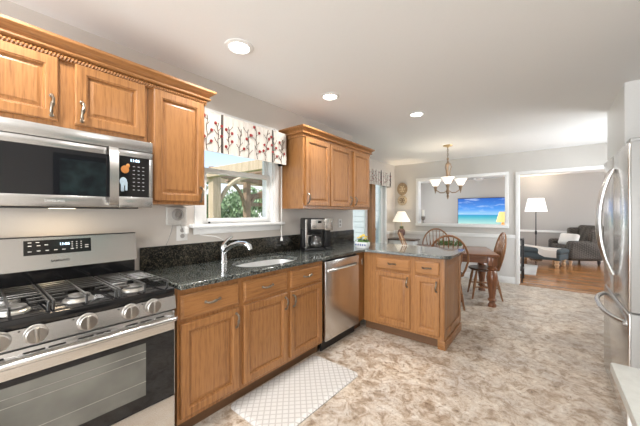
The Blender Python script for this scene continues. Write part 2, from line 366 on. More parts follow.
def added_win(name, x, y0, y1, z0, z1):  # added window that frames an opening for a fill lamp
    w = sroot(name, (x, 0, 0)); m = MB(); k = .05
    m.box(-.02, .12, y0, y0 + k, z0, z1); m.box(-.02, .12, y1 - k, y1, z0, z1); m.box(-.02, .12, y0 + k, y1 - k, z0, z0 + k); m.box(-.02, .12, y0 + k, y1 - k, z1 - k, z1); ym = (y0 + y1) / 2; m.box(.02, .08, ym - k / 2, ym + k / 2, z0 + k, z1 - k)
    m.build('window_frame', WHITE, w); B(.045, .05, y0 + k, y1 - k, z0 + k, z1 - k).build('window_pane', PANE, w)
added_win('added_window_2', 1.25, 4.80, 6.10, .90, 2.10); added_win('added_window_3', 3.2, 7.6, 10.0, .70, 2.15)  # unseen windows, added around the dining and living room fill lamps
added_win('added_window_4', -4.3, 7.7, 9.9, .70, 2.15)  # unseen too, added to let fill in from the left
d = sroot('added_door_2', (0, -3.0, 0)); m = MB()  # unseen glazed door, added for the fill lamp behind the camera
for a, b in ((-1.9, -1.82), (-.54, -.46), (.82, .9)): m.box(a, b, -.12, 0, 0, 2.2)
m.box(-1.82, .82, -.12, 0, 2.12, 2.2); m.box(-1.82, .82, -.12, 0, 0, .08); m.build('door_frame', WHITE, d)
B(-1.82, .82, -.065, -.06, .08, 2.12).build('door_pane', PANE, d)
struct('wall_pantry', B(0.515, 1.25, 3.555, 4.47, 0, ZC), WHITE)
struct('wall_living_far', B(-4.2, 3.2, 10.8, 10.95, 0, ZC), WALLL)
m = MB()
for i in range(20): m.box(-4.35, -3.0, 6.375 + .0, 6.40, -.3 + i * .14, -.168 + i * .14, .004, 1)
m.box(-4.35, -3.0, 6.40, 6.54, -.3, ZC); struct('wall_wing', m, SIDING)
wall_x('wall_living_left', -4.35, -4.2, YF + .12, 10.95, (7.7, 9.9, .70, 2.15), WALLL)
# trim
m = MB(); t_, y0_, y1_ = 0.052, YF - .02, YF + .14
m.box(cx0 - t_, cx1 + t_, y0_, y1_, cz1 - .008, cz1 + t_, .004); m.box(cx0 - t_, cx1 + t_, YF - .045, y1_ + .02, cz0 - t_, cz0 + .008, .004)
m.box(cx0 - t_, cx0 + .008, y0_, y1_, cz0, cz1, .004); m.box(cx1 - .008, cx1 + t_, y0_, y1_, cz0, cz1, .004)
struct('trim_1', m, WHITE)
m = MB(); m.box(ox0 - t_, ox1 + t_, y0_, y1_, oz1 - .008, oz1 + t_, .004); m.box(ox0 - t_, ox0 + .008, y0_, y1_, 0, oz1, .004); m.box(ox1 - .008, ox1 + t_, y0_, y1_, 0, oz1, .004)
struct('trim_2', m, WHITE)
m = MB(); m.box(-2.86, ox0 - t_, YF - .025, YF, .845, .91, .006); m.box(-2.86, ox0 - t_, YF - .035, YF, .895, .915, .005)
struct('trim_3', m, WHITE)
struct('wall_dado', B(-2.86, ox0 - t_, YF - .006, YF, .13, .845), DADO)
m = MB(); m.box(-2.86, ox0 - t_, YF - .018, YF, 0, .125, .005); struct('baseboard_far', m, WHITE)
m = MB(); m.box(-4.2, 3.2, 10.775, 10.8, .745, .81, .006); struct('trim_4', m, WHITE)
m = MB(); m.box(-4.2, 3.2, 10.782, 10.8, 0, .12, .005); struct('baseboard_living', m, WHITE)
m = MB(); m.box(-2.86, -2.835, 3.55, sy0 - .07, .845, .91, .006); m.box(-2.86, -2.835, sy1 + .07, YF - .03, .845, .91, .006); struct('trim_5', m, WHITE)
m = MB(); m.box(ox0, ox1, YF - .02, YF + .10, 0, .008, .003); struct('trim_6', m, JAMBW)

# kitchen window
w = sroot('window_1', (XW, 0, 0))
m = MB(); c_ = .06
m.box(0, .018, wy0 - c_, wy0, wz0, wz1 + c_, .004); m.box(0, .018, wy1, wy1 + c_, wz0, wz1 + c_, .004); m.box(0, .018, wy0, wy1, wz1, wz1 + c_, .004)
m.box(-.15, .002, wy0, wy0 + .02, wz0, wz1); m.box(-.15, .002, wy1 - .02, wy1, wz0, wz1); m.box(-.15, .002, wy0 + .02, wy1 - .02, wz1 - .02, wz1)
m.build('window_casing', WHITE, w)
m = MB(); m.box(-.14, .055, wy0 - .10, wy1 + .12, wz0 - .03, wz0, .006); m.box(0, .016, wy0 - .07, wy1 + .09, wz0 - .085, wz0 - .03, .004); m.build('window_sill', WHITE, w)
def sash(z0, z1, x):
    m = MB(); a, b = wy0 + .02, wy1 - .02; k = .045
    m.box(x, x + .035, a, a + k, z0, z1, .004); m.box(x, x + .035, b - k, b, z0, z1, .004); m.box(x, x + .035, a + k, b - k, z0, z0 + k, .004); m.box(x, x + .035, a + k, b - k, z1 - k, z1, .004)
    o = m.build('window_sash', WHITE, w)
    B(x + .014, x + .019, a + k, b - k, z0 + k, z1 - k).build('window_pane', PANE, o)
sash(wz0, 1.71, -.06); sash(1.67, wz1 - .02, -.10)
m = MB(); m.lathe([(.001, 0), (.010, .002), (.010, .014), (.001, .016)], (-.02, 1.30, wz0), 10); m.build('sash_stop', BLACKM, w)
# patio door
d = sroot('door_1', (-2.93, 0, 0))
m = MB(); m.box(-.085, .09, sy0 - .05, sy0 + .009, 0, sz1 + .05, .004); m.box(-.085, .09, sy1 - .009, sy1 + .05, 0, sz1 + .05, .004); m.box(-.085, .09, sy0, sy1, sz1 - .009, sz1 + .05, .004); m.build('door_frame', WHITE, d)
def leaf(y0, y1, x, mat, nm):
    m = MB(); k = .075
    m.box(x, x + .04, y0, y0 + k, .02, sz1 - .01, .004); m.box(x, x + .04, y1 - k, y1, .02, sz1 - .01, .004); m.box(x, x + .04, y0 + k, y1 - k, .02, .14, .004); m.box(x, x + .04, y0 + k, y1 - k, sz1 - .10, sz1 - .01, .004)
    o = m.build(nm, mat, d); B(x + .017, x + .023, y0 + k, y1 - k, .14, sz1 - .10).build('door_pane', PANE, o); return o
leaf(sy0 + .01, 5.24, -.04, WHITE, 'door_panel')
B(-.05, .10, 5.24, 5.40, .01, sz1, .004).build('door_post', JAMBW, d)
o = leaf(5.41, sy1 - .01, -.02, WHITE, 'door_panel')
MB().lathe([(.001, 0), (.026, .0), (.026, .006), (.010, .012), (.010, .03), (.024, .045), (.020, .062), (.001, .066)], (.02, 5.45, .98), 14, axis='x').build('door_knob', PEWTER, o)

# ------------------------------------------------------------------ outside the windows
struct('ground', B(-60, -3.2, -25, 60, -0.35, -0.25), GRASS)
def tree(x, y, h, r, label, group='trees beyond the kitchen window'):
    t = thing('leafy_tree', label, 'tree', (x, y, -.25), 0, group)
    m = MB(); m.tube([(0, 0, 0), (.08, .02, h * .3), (-.04, .06, h * .6)], [.16, .12, .07], 8); m.build('trunk', BARK, t)
    m = MB(); rnd = random.Random(int(x * 91 + y * 17))
    blobs = [(rnd.uniform(-.7, .7) * r, rnd.uniform(-.7, .7) * r, h * rnd.uniform(.22, .80), r * rnd.uniform(.4, .65)) for _ in range(9)]
    for bx, by, bz, br in blobs:
        for _ in range(420):
            v = Vector((rnd.gauss(0, 1), rnd.gauss(0, 1), rnd.gauss(0, 1))).normalized() * br * rnd.uniform(.75, 1.05)
            p = Vector((bx, by, bz)) + v; q = Vector((rnd.gauss(0, 1), rnd.gauss(0, 1), rnd.gauss(0, 1))).normalized(); s_ = q.cross(Vector((0, 0, 1))).normalized() * .06; u_ = q.cross(s_).normalized() * .11
            m.quad(p - u_, p + s_, p + u_, p - s_)
    m.build('foliage', LEAFD, t, sharp=0)
tree(-12.0, 6.0, 3.3, 1.15, 'bushy green tree beyond the pergola, left in the kitchen window')
tree(-12.5, 9.4, 3.4, 1.35, 'bushy green tree beyond the pergola, right in the kitchen window')
tree(-16.5, 9.6, 3.9, 1.7, 'taller green tree standing furthest back behind the pergola')
pg = thing('pergola', 'weathered wooden pergola with arched braces outside the kitchen window', 'pergola')
def beam(p0, p1, w_, h_, nm, mat):
    p0, p1 = Vector(p0), Vector(p1); L = (p1 - p0).length; q = (p1 - p0).to_track_quat('X', 'Z').to_matrix().to_4x4()
    return B(0, L, -w_ / 2, w_ / 2, -h_ / 2, h_ / 2, .008, 1, M=Matrix.Translation(p0) @ q).build(nm, mat, pg)
PA, PB, PC = Vector((-5.5, 3.30, 0)), Vector((-6.4, 4.80, 0)), Vector((-5.7, 2.55, 0))
for p, w_, mt in ((PA, .19, PERG), (PB, .15, PERGD), (PC, .15, PERG)): B(p.x - w_ / 2, p.x + w_ / 2, p.y - w_ / 2, p.y + w_ / 2, -.25, 2.15, .008, 1).build('post', mt, pg)
beam((-6.6, 2.96, 2.10), (-3.5, 3.56, 2.25), .12, .19, 'beam', PERG)
beam((-5.5, 3.2, 2.20), (-6.6, 6.3, 2.20), .10, .2, 'beam', PERGD); beam((-6.9, 2.2, 2.2), (-6.3, 6.6, 2.2), .1, .2, 'beam', PERG)
def brace(p, q, mat, bow, w_=.05):
    p, q = Vector(p), Vector(q)
    MB().tube([p.lerp(q, i / 8) + Vector(bow) * math.sin(PI * i / 8) for i in range(9)], w_, 6).build('brace', mat, pg)
brace((-5.5, 3.38, 1.50), (-5.35, 4.05, 2.16), PERG, (0, -.08, .12)); brace((-6.38, 4.76, 1.35), (-6.2, 4.05, 2.14), PERGD, (0, .08, .14)); brace((-6.4, 4.84, 1.40), (-6.5, 5.5, 1.95), PERGD, (0, -.06, .10)); beam((-6.5, 4.7, 1.72), (-6.3, 6.4, 2.02), .06, .16, 'beam', PERGD); beam((-6.6, 4.8, 1.55), (-6.4, 6.4, 1.60), .06, .10, 'beam', PERGD)
for i in range(7): beam((-5.3 + i * .1, 4.6 + i * .3, 2.36), (-7.2, 4.2 + i * .42, 2.30), .05, .10, 'rafter', PERGD)
# ------------------------------------------------------------------ cabinets
R90 = PI / 2                       # local -y faces world +x
def pull(parent, c, L, vertical, mat=PEWTER):
    # twisted pull: two flared feet and a swelling bar, local front is -y
    m = MB(); pts, rr = [], []
    for i in range(13):
        t = -1 + 2 * i / 12; d = t * L / 2; out = -.030 + .022 * abs(t) ** 3
        sw = .0042 + .0040 * math.cos(t * PI / 2) + .0016 * math.cos(t * 9)
        wob = .004 * math.sin(t * PI)
        pts.append((c[0] + (wob if vertical else d), c[1] + out, c[2] + (d if vertical else wob))); rr.append(sw)
    m.tube(pts, rr, 8)
    for s_ in (-1, 1):
        p = (c[0] + (0 if vertical else s_ * L * .46), c[1], c[2] + (s_ * L * .46 if vertical else 0))
        m.cyl(p, (p[0], p[1] - .012, p[2]), .0085, .005, 10)
        m.ball((p[0], p[1] - .004, p[2]), (.010, .005, .010), 10, 6)
    return m.build('pull_handle', mat, parent)
def panel_door(parent, x0, x1, z0, z1, name='door', mat=OAKV, pmat=OAKV, fw=.055, y=0.0, th=.020):
    m = MB()
    def ring(i, dy): return [(x0 + i, y + dy, z0 + i), (x1 - i, y + dy, z0 + i), (x1 - i, y + dy, z1 - i), (x0 + i, y + dy, z1 - i)]
    m.rings([ring(0, 0), ring(0, -th + .005), ring(.005, -th), ring(fw - .010, -th), ring(fw - .006, -th + .004), ring(fw - .003, -th + .004), ring(fw + .001, -th + .015), ring(fw + .008, -.003), ring(fw + .008, 0)], caps=False)
    o = m.build(name, mat, parent, sharp=25)
    m = MB(); i0 = fw + .004
    m.rings([ring(i0, -.001), ring(i0, -.0035), ring(i0 + .005, -.004), ring(i0 + .018, -.011)], caps=True)
    m.build('door_panel', pmat, o, sharp=25)
    return o
def drawer(parent, x0, x1, z0, z1, y=0.0, L=.105):
    m = MB(); th = .020
    def ring(i, dy): return [(x0 + i, y + dy, z0 + i), (x1 - i, y + dy, z0 + i), (x1 - i, y + dy, z1 - i), (x0 + i, y + dy, z1 - i)]
    m.rings([ring(0, 0), ring(0, -th + .009), ring(.004, -th + .006), ring(.010, -th + .004), ring(.014, -th)])
    o = m.build('drawer', OAKH, parent, sharp=25)
    pull(o, ((x0 + x1) / 2, y - th, (z0 + z1) / 2 + .004), L, False)
    return o
def carcass(parent, x0, x1, d, z0, z1, mat=OAKV, top=False, name='carcass'):
    m = MB(); t = .018
    m.box(x0, x1, 0, t, z0, z1); m.box(x0, x0 + t, t, d, z0, z1); m.box(x1 - t, x1, t, d, z0, z1); m.box(x0 + t, x1 - t, t, d, z0, z0 + t); m.box(x0 + t, x1 - t, d - t, d, z0 + t, z1)
    if top: m.box(x0 + t, x1 - t, t, d - t, z1 - t, z1)
    return m.build(name, mat, parent)
FX = -1.665                        # face-frame plane of the base run
BD = -FX + XW; BD = abs(XW - FX) - .004
def base_unit(label, y0, y1, doors, drawers, z1=.882, group='base cabinets along the sink wall'):
    t = thing('base_cabinet', label, 'cabinet', (FX, y0, 0), R90, group)
    w_ = y1 - y0; carcass(t, 0.001, w_ - .001, BD, .10, z1)
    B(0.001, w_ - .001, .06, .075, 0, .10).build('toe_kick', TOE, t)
    for a, b, hinge in doors:
        d_ = panel_door(t, a - y0, b - y0, .130, .680)
        hx = (b - .026 if hinge == 'l' else a + .026) - y0
        pull(d_, (hx, -.02, .600), .10, True)
    for a, b in drawers: drawer(t, a - y0, b - y0, .703, .846)
    return t
base_unit('oak base cabinet next to the stove with one drawer and one wide door', .762, 1.190, [(.776, 1.172, 'l')], [(.776, 1.172)])
base_unit('oak double door cabinet under the sink with two drawer fronts', 1.190, 2.112, [(1.212, 1.634, 'l'), (1.672, 2.085, 'r')], [(1.212, 1.634), (1.672, 2.085)])
t = thing('corner_cabinet', 'narrow oak corner cabinet filler between the dishwasher and the peninsula', 'cabinet', (FX, 2.745, 0), R90)
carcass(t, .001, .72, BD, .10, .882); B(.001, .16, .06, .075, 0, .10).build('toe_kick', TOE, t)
m = MB(); m.box(.088, .100, -.008, 0, .74, .80, .003); m.cyl((.094, -.008, .735), (.094, -.008, .805), .005, n=8); m.build('hinge', PEWTER, t)
# peninsula
PY = 2.865
t = thing('peninsula_cabinet', 'oak peninsula cabinet with two drawers and two doors at the end of the counter', 'cabinet', (-1.60, PY, 0), 0)
carcass(t, -.05, .815, .66, .10, .882)
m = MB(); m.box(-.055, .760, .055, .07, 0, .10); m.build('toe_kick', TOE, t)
for a, b in ((-1.495, -1.104), (-1.052, -.815)):
    d_ = panel_door(t, a + 1.60, b + 1.60, .130, .690); pull(d_, (b + 1.60 - .026, -.02, .610), .10, True)
    drawer(t, a + 1.60, b + 1.60, .712, .846, L=.085)
m = MB(); m.box(.815, .822, 0, .66, .10, .882, .002); m.box(.822, .828, .0, .075, .10, .882, .002); m.box(.822, .828, .585, .66, .10, .882, .002); m.box(.822, .828, .075, .585, .10, .18, .002); m.box(.822, .828, .075, .585, .80, .882, .002)
m.build('end_panel', OAKV, t)
m = MB(); m.box(.760, .822, .012, .66, 0, .098, .003); m.box(.822, .834, .006, .664, 0, .085, .004); m.build('base_moulding', OAKH, t)
m = MB(); m.box(-.055, .822, .66, .668, .10, .882); m.build('back_panel', OAKV, t)

# worktop: one L-shaped slab with the sink cut out
def slab(outer, holes, z0, z1):
    m = MB(); bm = m.bm
    for z in (z1, z0):
        es = []
        for loop in [outer] + holes:
            vs = [bm.verts.new((x, y, z)) for x, y in loop]
            es += [bm.edges.new((vs[i], vs[(i + 1) % len(vs)])) for i in range(len(vs))]
        bmesh.ops.triangle_fill(bm, edges=es, use_beauty=True)
    for loop in [outer] + holes:
        n = len(loop)
        for i in range(n):
            a, b = loop[i], loop[(i + 1) % n]; m.quad((*a, z0), (*b, z0), (*b, z1), (*a, z1))
    bmesh.ops.remove_doubles(bm, verts=bm.verts, dist=1e-5)
    return m
CF = -1.622
SKX, SKY, SAX, SAY = -1.880, 1.615, .185, .300
def sup(cx, cy, ax, ay, e=2.6, n=40):
    out = []
    for i in range(n):
        a = 2 * PI * i / n; c_, s_ = math.cos(a), math.sin(a)
        out.append((cx + ax * math.copysign(abs(c_) ** (2 / e), c_), cy + ay * math.copysign(abs(s_) ** (2 / e), s_)))
    return out
sink_loop = sup(SKX, SKY, SAX, SAY)
outer = [(XW + .002, .762), (CF, .762), (CF, 2.76), (CF + .02, 2.805), (CF + .06, 2.825), (-.80, 2.825), (-.755, 2.845), (-.725, 2.885), (-.715, 2.94), (-.715, 3.46), (-.735, 3.52), (-.79, 3.545), (XW + .002, 3.545)]
o = slab(outer, [sink_loop], .884, .916).build('worktop', GRANITE, sharp=30)
bv = o.modifiers.new('edge', 'BEVEL'); bv.width = .006; bv.segments = 2; bv.limit_method = 'ANGLE'; bv.angle_limit = math.radians(50)
tag(o, 'dark speckled granite worktop wrapping from the stove to the peninsula end', 'worktop')
o = B(XW + .002, XW + .024, .762, 3.545, .917, 1.082, .003).build('backsplash', GRANITEB); tag(o, 'dark granite upstand running along the wall behind the sink', 'backsplash')
t = thing('kitchen_sink', 'oval stainless undermount sink set in the granite worktop', 'sink', (SKX, SKY, 0))
def ell(s_, z): return [(x - SKX, y - SKY, z) for x, y in sup(SKX, SKY, SAX * s_, SAY * s_)]
m = MB(); m.rings([ell(1.03, .872), ell(1.03, .883), ell(.995, .883), ell(.985, .86), ell(.94, .74), ell(.86, .705), ell(.2, .700), ell(.2, .69), ell(.9, .693), ell(.97, .74), ell(1.01, .86)], caps=False, closed=True)
m.build('basin', plain('sink_steel', (0.74, 0.74, 0.735), .32, .55, var=.01), t)
m = MB(); m.lathe([(.0, .7005), (.040, .7005), (.040, .706), (.028, .706), (.024, .702), (.0, .702)], (0, 0, 0), 20); m.build('drain', CHROME, t)
t = thing('kitchen_faucet', 'chrome single lever faucet beside the sink', 'faucet', (-2.105, 1.345, .916))
m = MB(); m.lathe([(.0, 0), (.034, 0), (.034, .006), (.027, .012), (.026, .07), (.028, .10), (.029, .125), (.023, .145), (.0, .15)], n=20); m.build('body', CHROME, t)
m = MB(); P_ = [(.0, 0, .075), (.05, 0, .115), (.12, 0, .150), (.19, .01, .170), (.26, .02, .168), (.30, .03, .150), (.308, .033, .125)]; m.tube(P_, [.020, .020, .019, .019, .020, .022, .019], 12); m.build('spout', CHROME, t)
m = MB(); m.tube([(-.005, 0, .142), (.0, .02, .172), (.01, .055, .200), (.015, .075, .210)], [.015, .012, .010, .008], 10); m.build('lever', CHROME, t)

# wall cabinets
UX = -1.93; UD = abs(XW - UX) - .004
def wall_unit(label, y0, y1, z0, z1, doors, hz, group, dz0=.02):
    t = thing('wall_cabinet', label, 'cabinet', (UX, y0, 0), R90, group)
    carcass(t, 0.001, y1 - y0 - .001, UD, z0, z1, top=True)
    for a, b, side in doors:
        d_ = panel_door(t, a - y0, b - y0, z0 + dz0, z1 - .012, fw=.055)
        pull(d_, ((b - .026 if side == 'r' else a + .026) - y0, -.02, hz), .105, True)
    return t
wall_unit('short two door oak cabinet mounted above the microwave', -.065, .705, 1.757, 2.115, [(-.04, .292, 'r'), (.357, .686, 'l')], 1.855, 'wall cabinets left of the window', .028)
wall_unit('tall narrow oak wall cabinet between the microwave and the window', .706, 1.078, 1.382, 2.115, [(.735, 1.064, 'r')], 1.455, 'wall cabinets left of the window', .020)
wall_unit('two door oak wall cabinet above the coffee maker', 2.128, 3.035, 1.370, 2.115, [(2.160, 2.566, 'l'), (2.582, 3.005, 'r')], 1.475, 'wall cabinets right of the window', .030)
wall_unit('single door oak wall cabinet at the far end next to the patio door', 3.036, 3.488, 1.370, 2.115, [(3.068, 3.472, 'l')], 1.475, 'wall cabinets right of the window', .030)
def crown(name, label, y0, y1, rope, ends):
    # moulding profile (out, z) swept along the wall with mitred returns
    t = thing(name, label, 'moulding', (0, 0, 0), 0, 'crown mouldings on the wall cabinets')
    prof = [(.0, 2.100), (.010, 2.100), (.010, 2.127), (.028, 2.131), (.033, 2.137), (.033, 2.145), (.022, 2.149), (.030, 2.163), (.046, 2.176), (.056, 2.180), (.060, 2.185), (.060, 2.198), (.0, 2.198)]
    path = []
    m = MB(); rings = []
    xf = UX - .0
    def sec(x, y, nx, ny): return [(x + o_ * nx, y + o_ * ny, z) for o_, z in prof]
    if 'a' in ends: rings.append(sec(XW + .002, y0, 0, -1)); rings.append(sec(xf, y0, 1, -1))
    else: rings.append(sec(xf, y0, 1, 0))
    if 'b' in ends: rings.append(sec(xf, y1, 1, 1)); rings.append(sec(XW + .002, y1, 0, 1))
    else: rings.append(sec(xf, y1, 1, 0))
    m.rings(rings); m.build('cove', OAKH if False else wood(name + '_oak', OAK_L, OAK_D, 'y'), t, sharp=25)
    if rope:
        m = MB(); y = y0; k = 0
        pts = []
        n = int((y1 + .012 - y0) / .014)
        for i in range(n):
            yy = y0 + i * .014
            m.tube([(xf + .012, yy, 2.103), (xf + .021, yy + .006, 2.113), (xf + .014, yy + .012, 2.124)], [.0045, .0072, .0045], 6)
        m.build('rope_bead', OAKV, t)
    return t
crown('crown_moulding', 'oak crown moulding with carved rope bead above the microwave', -.065, 1.078, True, 'b')
crown('crown_moulding', 'plain oak crown moulding on the wall cabinets over the coffee maker', 2.129, 3.488, False, 'ab')

# ------------------------------------------------------------------ stove
ST = thing('gas_range', 'stainless gas range with black glass oven door and five knobs', 'stove', (-1.640, -.028, 0), R90)
SW = .760
m = MB(); m.box(.004, SW - .004, .012, .56, .03, .868); m.build('body', FRSIDE, ST)
m = MB(); m.box(0, SW, -.018, .49, .870, .909, .006); m.build('cooktop', BLACK, ST)
m = MB(); m.rings([[(.0, -.018, .866), (.0, .01, .866), (.0, .01, .797), (.0, -.030, .797)], [(SW, -.018, .866), (SW, .01, .866), (SW, .01, .797), (SW, -.030, .797)]]); pnl = m.build('knob_panel', STEELX, ST)
for ky in (.103, .207, .371, .539, .642):
    c_ = (ky, -.024, .839)
    m = MB(); m.lathe([(.0, 0), (.037, 0), (.038, .006), (.034, .009), (.033, .026), (.029, .030), (.0, .030)], c_, 24, axis='y'); m.box(ky - .0065, ky + .0065, c_[1] - .040, c_[1] - .026, c_[2] - .030, c_[2] + .030, .004); m.build('knob', steel('knob_steel', (.42, .40, .375), 'z', .3) if ky < .11 else bpy.data.materials['knob_steel'], ST)
    MB().box(ky - .050, ky - .044, -.0245, -.0225, .857, .861).build('knob_mark', BLACKM, pnl)
# oven door
m = MB(); zt, zg = .787, .680
m.box(.003, SW - .003, -.022, .010, zg, zt, .004); m.box(.003, .006, -.020, .010, .322, zg); m.box(SW - .006, SW - .003, -.020, .010, .322, zg); dr = m.build('oven_door', STEELX, ST)
m = MB()
for a, b in ((.03, .12), (.17, .235), (.245, .30), (.34, .395), (.405, .46), (.52, .575), (.585, .64), (.66, .70)): m.box(a, b, -.0225, -.021, .764, .772, .001, 1)
m.build('vent_grille', BLACKM, dr)
wx0, wx1, wz0_, wz1_ = .105, .612, .385, .655
m = MB(); m.box(.006, SW - .006, -.022, -.004, wz1_, zg); m.box(.006, SW - .006, -.022, -.004, .322, wz0_); m.box(.006, wx0, -.022, -.004, wz0_, wz1_); m.box(wx1, SW - .006, -.022, -.004, wz0_, wz1_); m.build('door_glass', DGLASS, dr)
m = MB(); m.box(wx0, wx1, -.020, -.006, wz0_, wz1_); ow = m.build('oven_window', plain('oven_window', (.155, .155, .14), .16, var=.25, bscale=6), dr)  # room reflection painted in as the grey of an opaque pane
m = MB()
for z_ in (.455, .575, .61): m.box(wx0, wx1, -.0212, -.0198, z_, z_ + .003)
m.build('oven_rack', plain('rack_wire', (.30, .29, .26), .3), ow)
m = MB(); m.tube([(.012, -.024, .752), (.016, -.060, .752), (.03, -.068, .752), (SW - .03, -.068, .752), (SW - .016, -.060, .752), (SW - .012, -.024, .752)], .0125, 12); m.build('oven_handle', STEELX, dr)
m = MB(); m.box(.003, SW - .003, -.022, .012, .105, .318, .005); dw = m.build('storage_drawer', STEELX, ST)
m = MB(); m.box(.02, SW - .02, .03, .05, 0.0, .10); m.build('kick_plate', BLACKM, ST)
# backguard
m = MB(); m.rings([[(.0, .475, 1.022), (.0, .54, 1.022), (.0, .54, 1.192), (.0, .495, 1.192)], [(SW - .026, .475, 1.022), (SW - .026, .54, 1.022), (SW - .026, .54, 1.192), (SW - .026, .495, 1.192)]]); bg = m.build('backguard', STEELX, ST)
m = MB(); m.box(.004, SW - .028, .500, .545, .905, 1.021); m.build('riser', BLACK, ST)
m = MB(); m.box(.0, SW - .026, .493, .541, 1.1925, 1.197, .001, 1); m.build('top_trim', BLACKM, bg)
TL = Matrix.Rotation(-math.atan2(.02, .17), 4, 'X')
def bgp(z): return .475 + (z - 1.022) * (.02 / .17)
m = MB(); m.rings([[(.217, bgp(1.100) - .001, 1.100), (.217, bgp(1.100) + .006, 1.100), (.217, bgp(1.178) + .006, 1.178), (.217, bgp(1.178) - .001, 1.178)], [(.498, bgp(1.100) - .001, 1.100), (.498, bgp(1.100) + .006, 1.100), (.498, bgp(1.178) + .006, 1.178), (.498, bgp(1.178) - .001, 1.178)]]); dp = m.build('display_panel', BLACK, bg)
m = MB()
for x_, z_ in [(.216, 1.165), (.246, 1.165), (.216, 1.148), (.216, 1.118), (.25, 1.148), (.25, 1.120), (.28, 1.150), (.283, 1.120), (.318, 1.120), (.352, 1.120), (.388, 1.120)]: m.box(x_ + .017, x_ + .031, bgp(z_) - .002, bgp(z_) - .0005, z_, z_ + .004)
for i in range(3):
    for j in range(4): x_, z_ = .392 + i * .020, 1.122 + j * .012; m.box(x_ + .017, x_ + .023, bgp(z_) - .002, bgp(z_) - .0005, z_, z_ + .004)
for j in range(2): m.box(.469, .485, bgp(1.125) - .002, bgp(1.125), 1.124 + j * .012, 1.128 + j * .012)
m.build('button_marks', MARK, dp)
lettering('11:06', .020, CLOCK, dp, (.379, bgp(1.152) - .002, 1.152), (PI / 2 - .117, 0, 0), 'clock_digits')
lettering('SAMSUNG', .017, BLACKM, bg, (.360, bgp(1.062) - .001, 1.062), (PI / 2 - .117, 0, 0), 'brand_lettering', bold=.0004)
# burners and grates
CAPM = plain('burner_cap', (.10, .097, .093), .35, .3); RINGM = plain('burner_ring', (.62, .60, .57), .3, .9)
for bx, by, r in ((.152, .112, .045), (.152, .36, .036), (.368, .118, .048), (.600, .112, .045), (.600, .36, .036)):
    m = MB(); m.lathe([(.0, 0), (r * 1.25, 0), (r * 1.2, .008), (r * 1.02, .012), (r * 1.02, .016), (.0, .016)], (bx, by, .909), 24); bu = m.build('burner', RINGM, ST)
    m = MB(); m.lathe([(.0, .0165), (r * .98, .0165), (r, .022), (r * .9, .027), (.0, .028)], (bx, by, .909), 24); m.build('burner_cap', CAPM, bu)
def grate(x0, x1):
    m = MB(); z0, z1, y0, y1, q = .942, .951, .012, .455, .0045
    xm = (x0 + x1) / 2
    m.box(x0, x1, y1 - q, y1 + q, z0 - .004, z1, .002, 1)
    for x in (x0 + q, x1 - q): m.box(x - q, x + q, y0, y1, z0 - .004, z1, .002, 1)
    for y in (.205, .255, .305, .355, .405): m.box(x0, x1, y - .0035, y + .0035, z0, z1, .002, 1)
    m.box(xm - .0045, xm + .0045, y0 + .01, y1, z0, z1 + .002, .002, 1)
    for y in (.065, .135): m.box(x0, x0 + .060, y - .0035, y + .0035, z0, z1, .002, 1); m.box(x1 - .060, x1, y - .0035, y + .0035, z0, z1, .002, 1)
    for x in (x0 + q, xm, x1 - q):
        for y in (y0 + .015, y1 - q): m.box(x - q, x + q, y - q, y + q, .908, z0, .002, 1)
    return m.build('grate', IRON, ST)
for a, b in ((.018, .255), (.262, .498), (.505, .742)): grate(a, b)

# ------------------------------------------------------------------ microwave
MW = thing('microwave_oven', 'stainless over the range microwave with black glass door', 'microwave', (-1.862, -.062, 0), R90)
MWW = .762; mz0, mz1 = 1.356, 1.742
m = MB(); m.box(0, MWW, 0, .355, mz0 + .012, mz1, .002); m.build('body', FRSIDE, MW)
m = MB(); m.box(.0, MWW, -.022, -.001, 1.680, mz1, .003); m.build('top_vent_panel', STEELX, MW)
m = MB(); m.box(0, .587, -.022, -.001, mz0, 1.412, .003); m.box(0, .587, -.022, -.001, 1.638, 1.677, .003); m.box(.553, .587, -.020, -.001, 1.412, 1.638); dd = m.build('door', STEELX, MW)
m = MB(); m.box(.0, .553, -.0215, -.002, 1.412, 1.638); m.build('door_glass', DGLASS, dd)
m = MB(); m.tube([(.560, -.020, 1.372), (.560, -.048, 1.382), (.560, -.056, 1.41), (.560, -.060, 1.52), (.560, -.056, 1.65), (.560, -.048, 1.675), (.560, -.020, 1.684)], .001, 4)
m = MB()
pf = [(-.021, 1.366), (-.044, 1.372), (-.052, 1.40), (-.055, 1.52), (-.052, 1.65), (-.044, 1.678), (-.021, 1.684)]
m.rings([[(.541, y, z), (.582, y, z), (.582, y + .012 if 0 < i < 6 else y, z), (.541, y + .012 if 0 < i < 6 else y, z)] for i, (y, z) in enumerate(pf)]); m.build('door_handle', STEELZ, dd)
lettering('SAMSUNG', .016, MARK, dd, (.33, -.0222, 1.383), (PI / 2, 0, 0), 'brand_lettering')
m = MB(); m.box(.590, MWW, -.022, -.001, mz0, 1.417, .003); m.box(.590, MWW, -.022, -.001, 1.642, 1.677, .003); m.box(.742, MWW, -.022, -.001, 1.417, 1.642, .002); cp = m.build('control_frame', STEELX, MW)
m = MB(); m.box(.590, .742, -.0215, -.002, 1.417, 1.642); kp = m.build('control_panel', BLACK, MW)
m = MB()
for i in range(3):
    for j in range(7): x_, z_ = .658 + i * .024, 1.455 + j * .022; m.box(x_, x_ + .010, -.0222, -.0214, z_, z_ + .003)
m.build('button_marks', MARK, kp)
lettering('11:06', .022, CLOCK, kp, (.668, -.0222, 1.622), (PI / 2, 0, 0), 'clock_digits')
m = MB(); m.box(.02, .70, .02, .33, mz0 - .006, mz0 + .012, .002); m.build('grease_filter', BLACKM, MW)
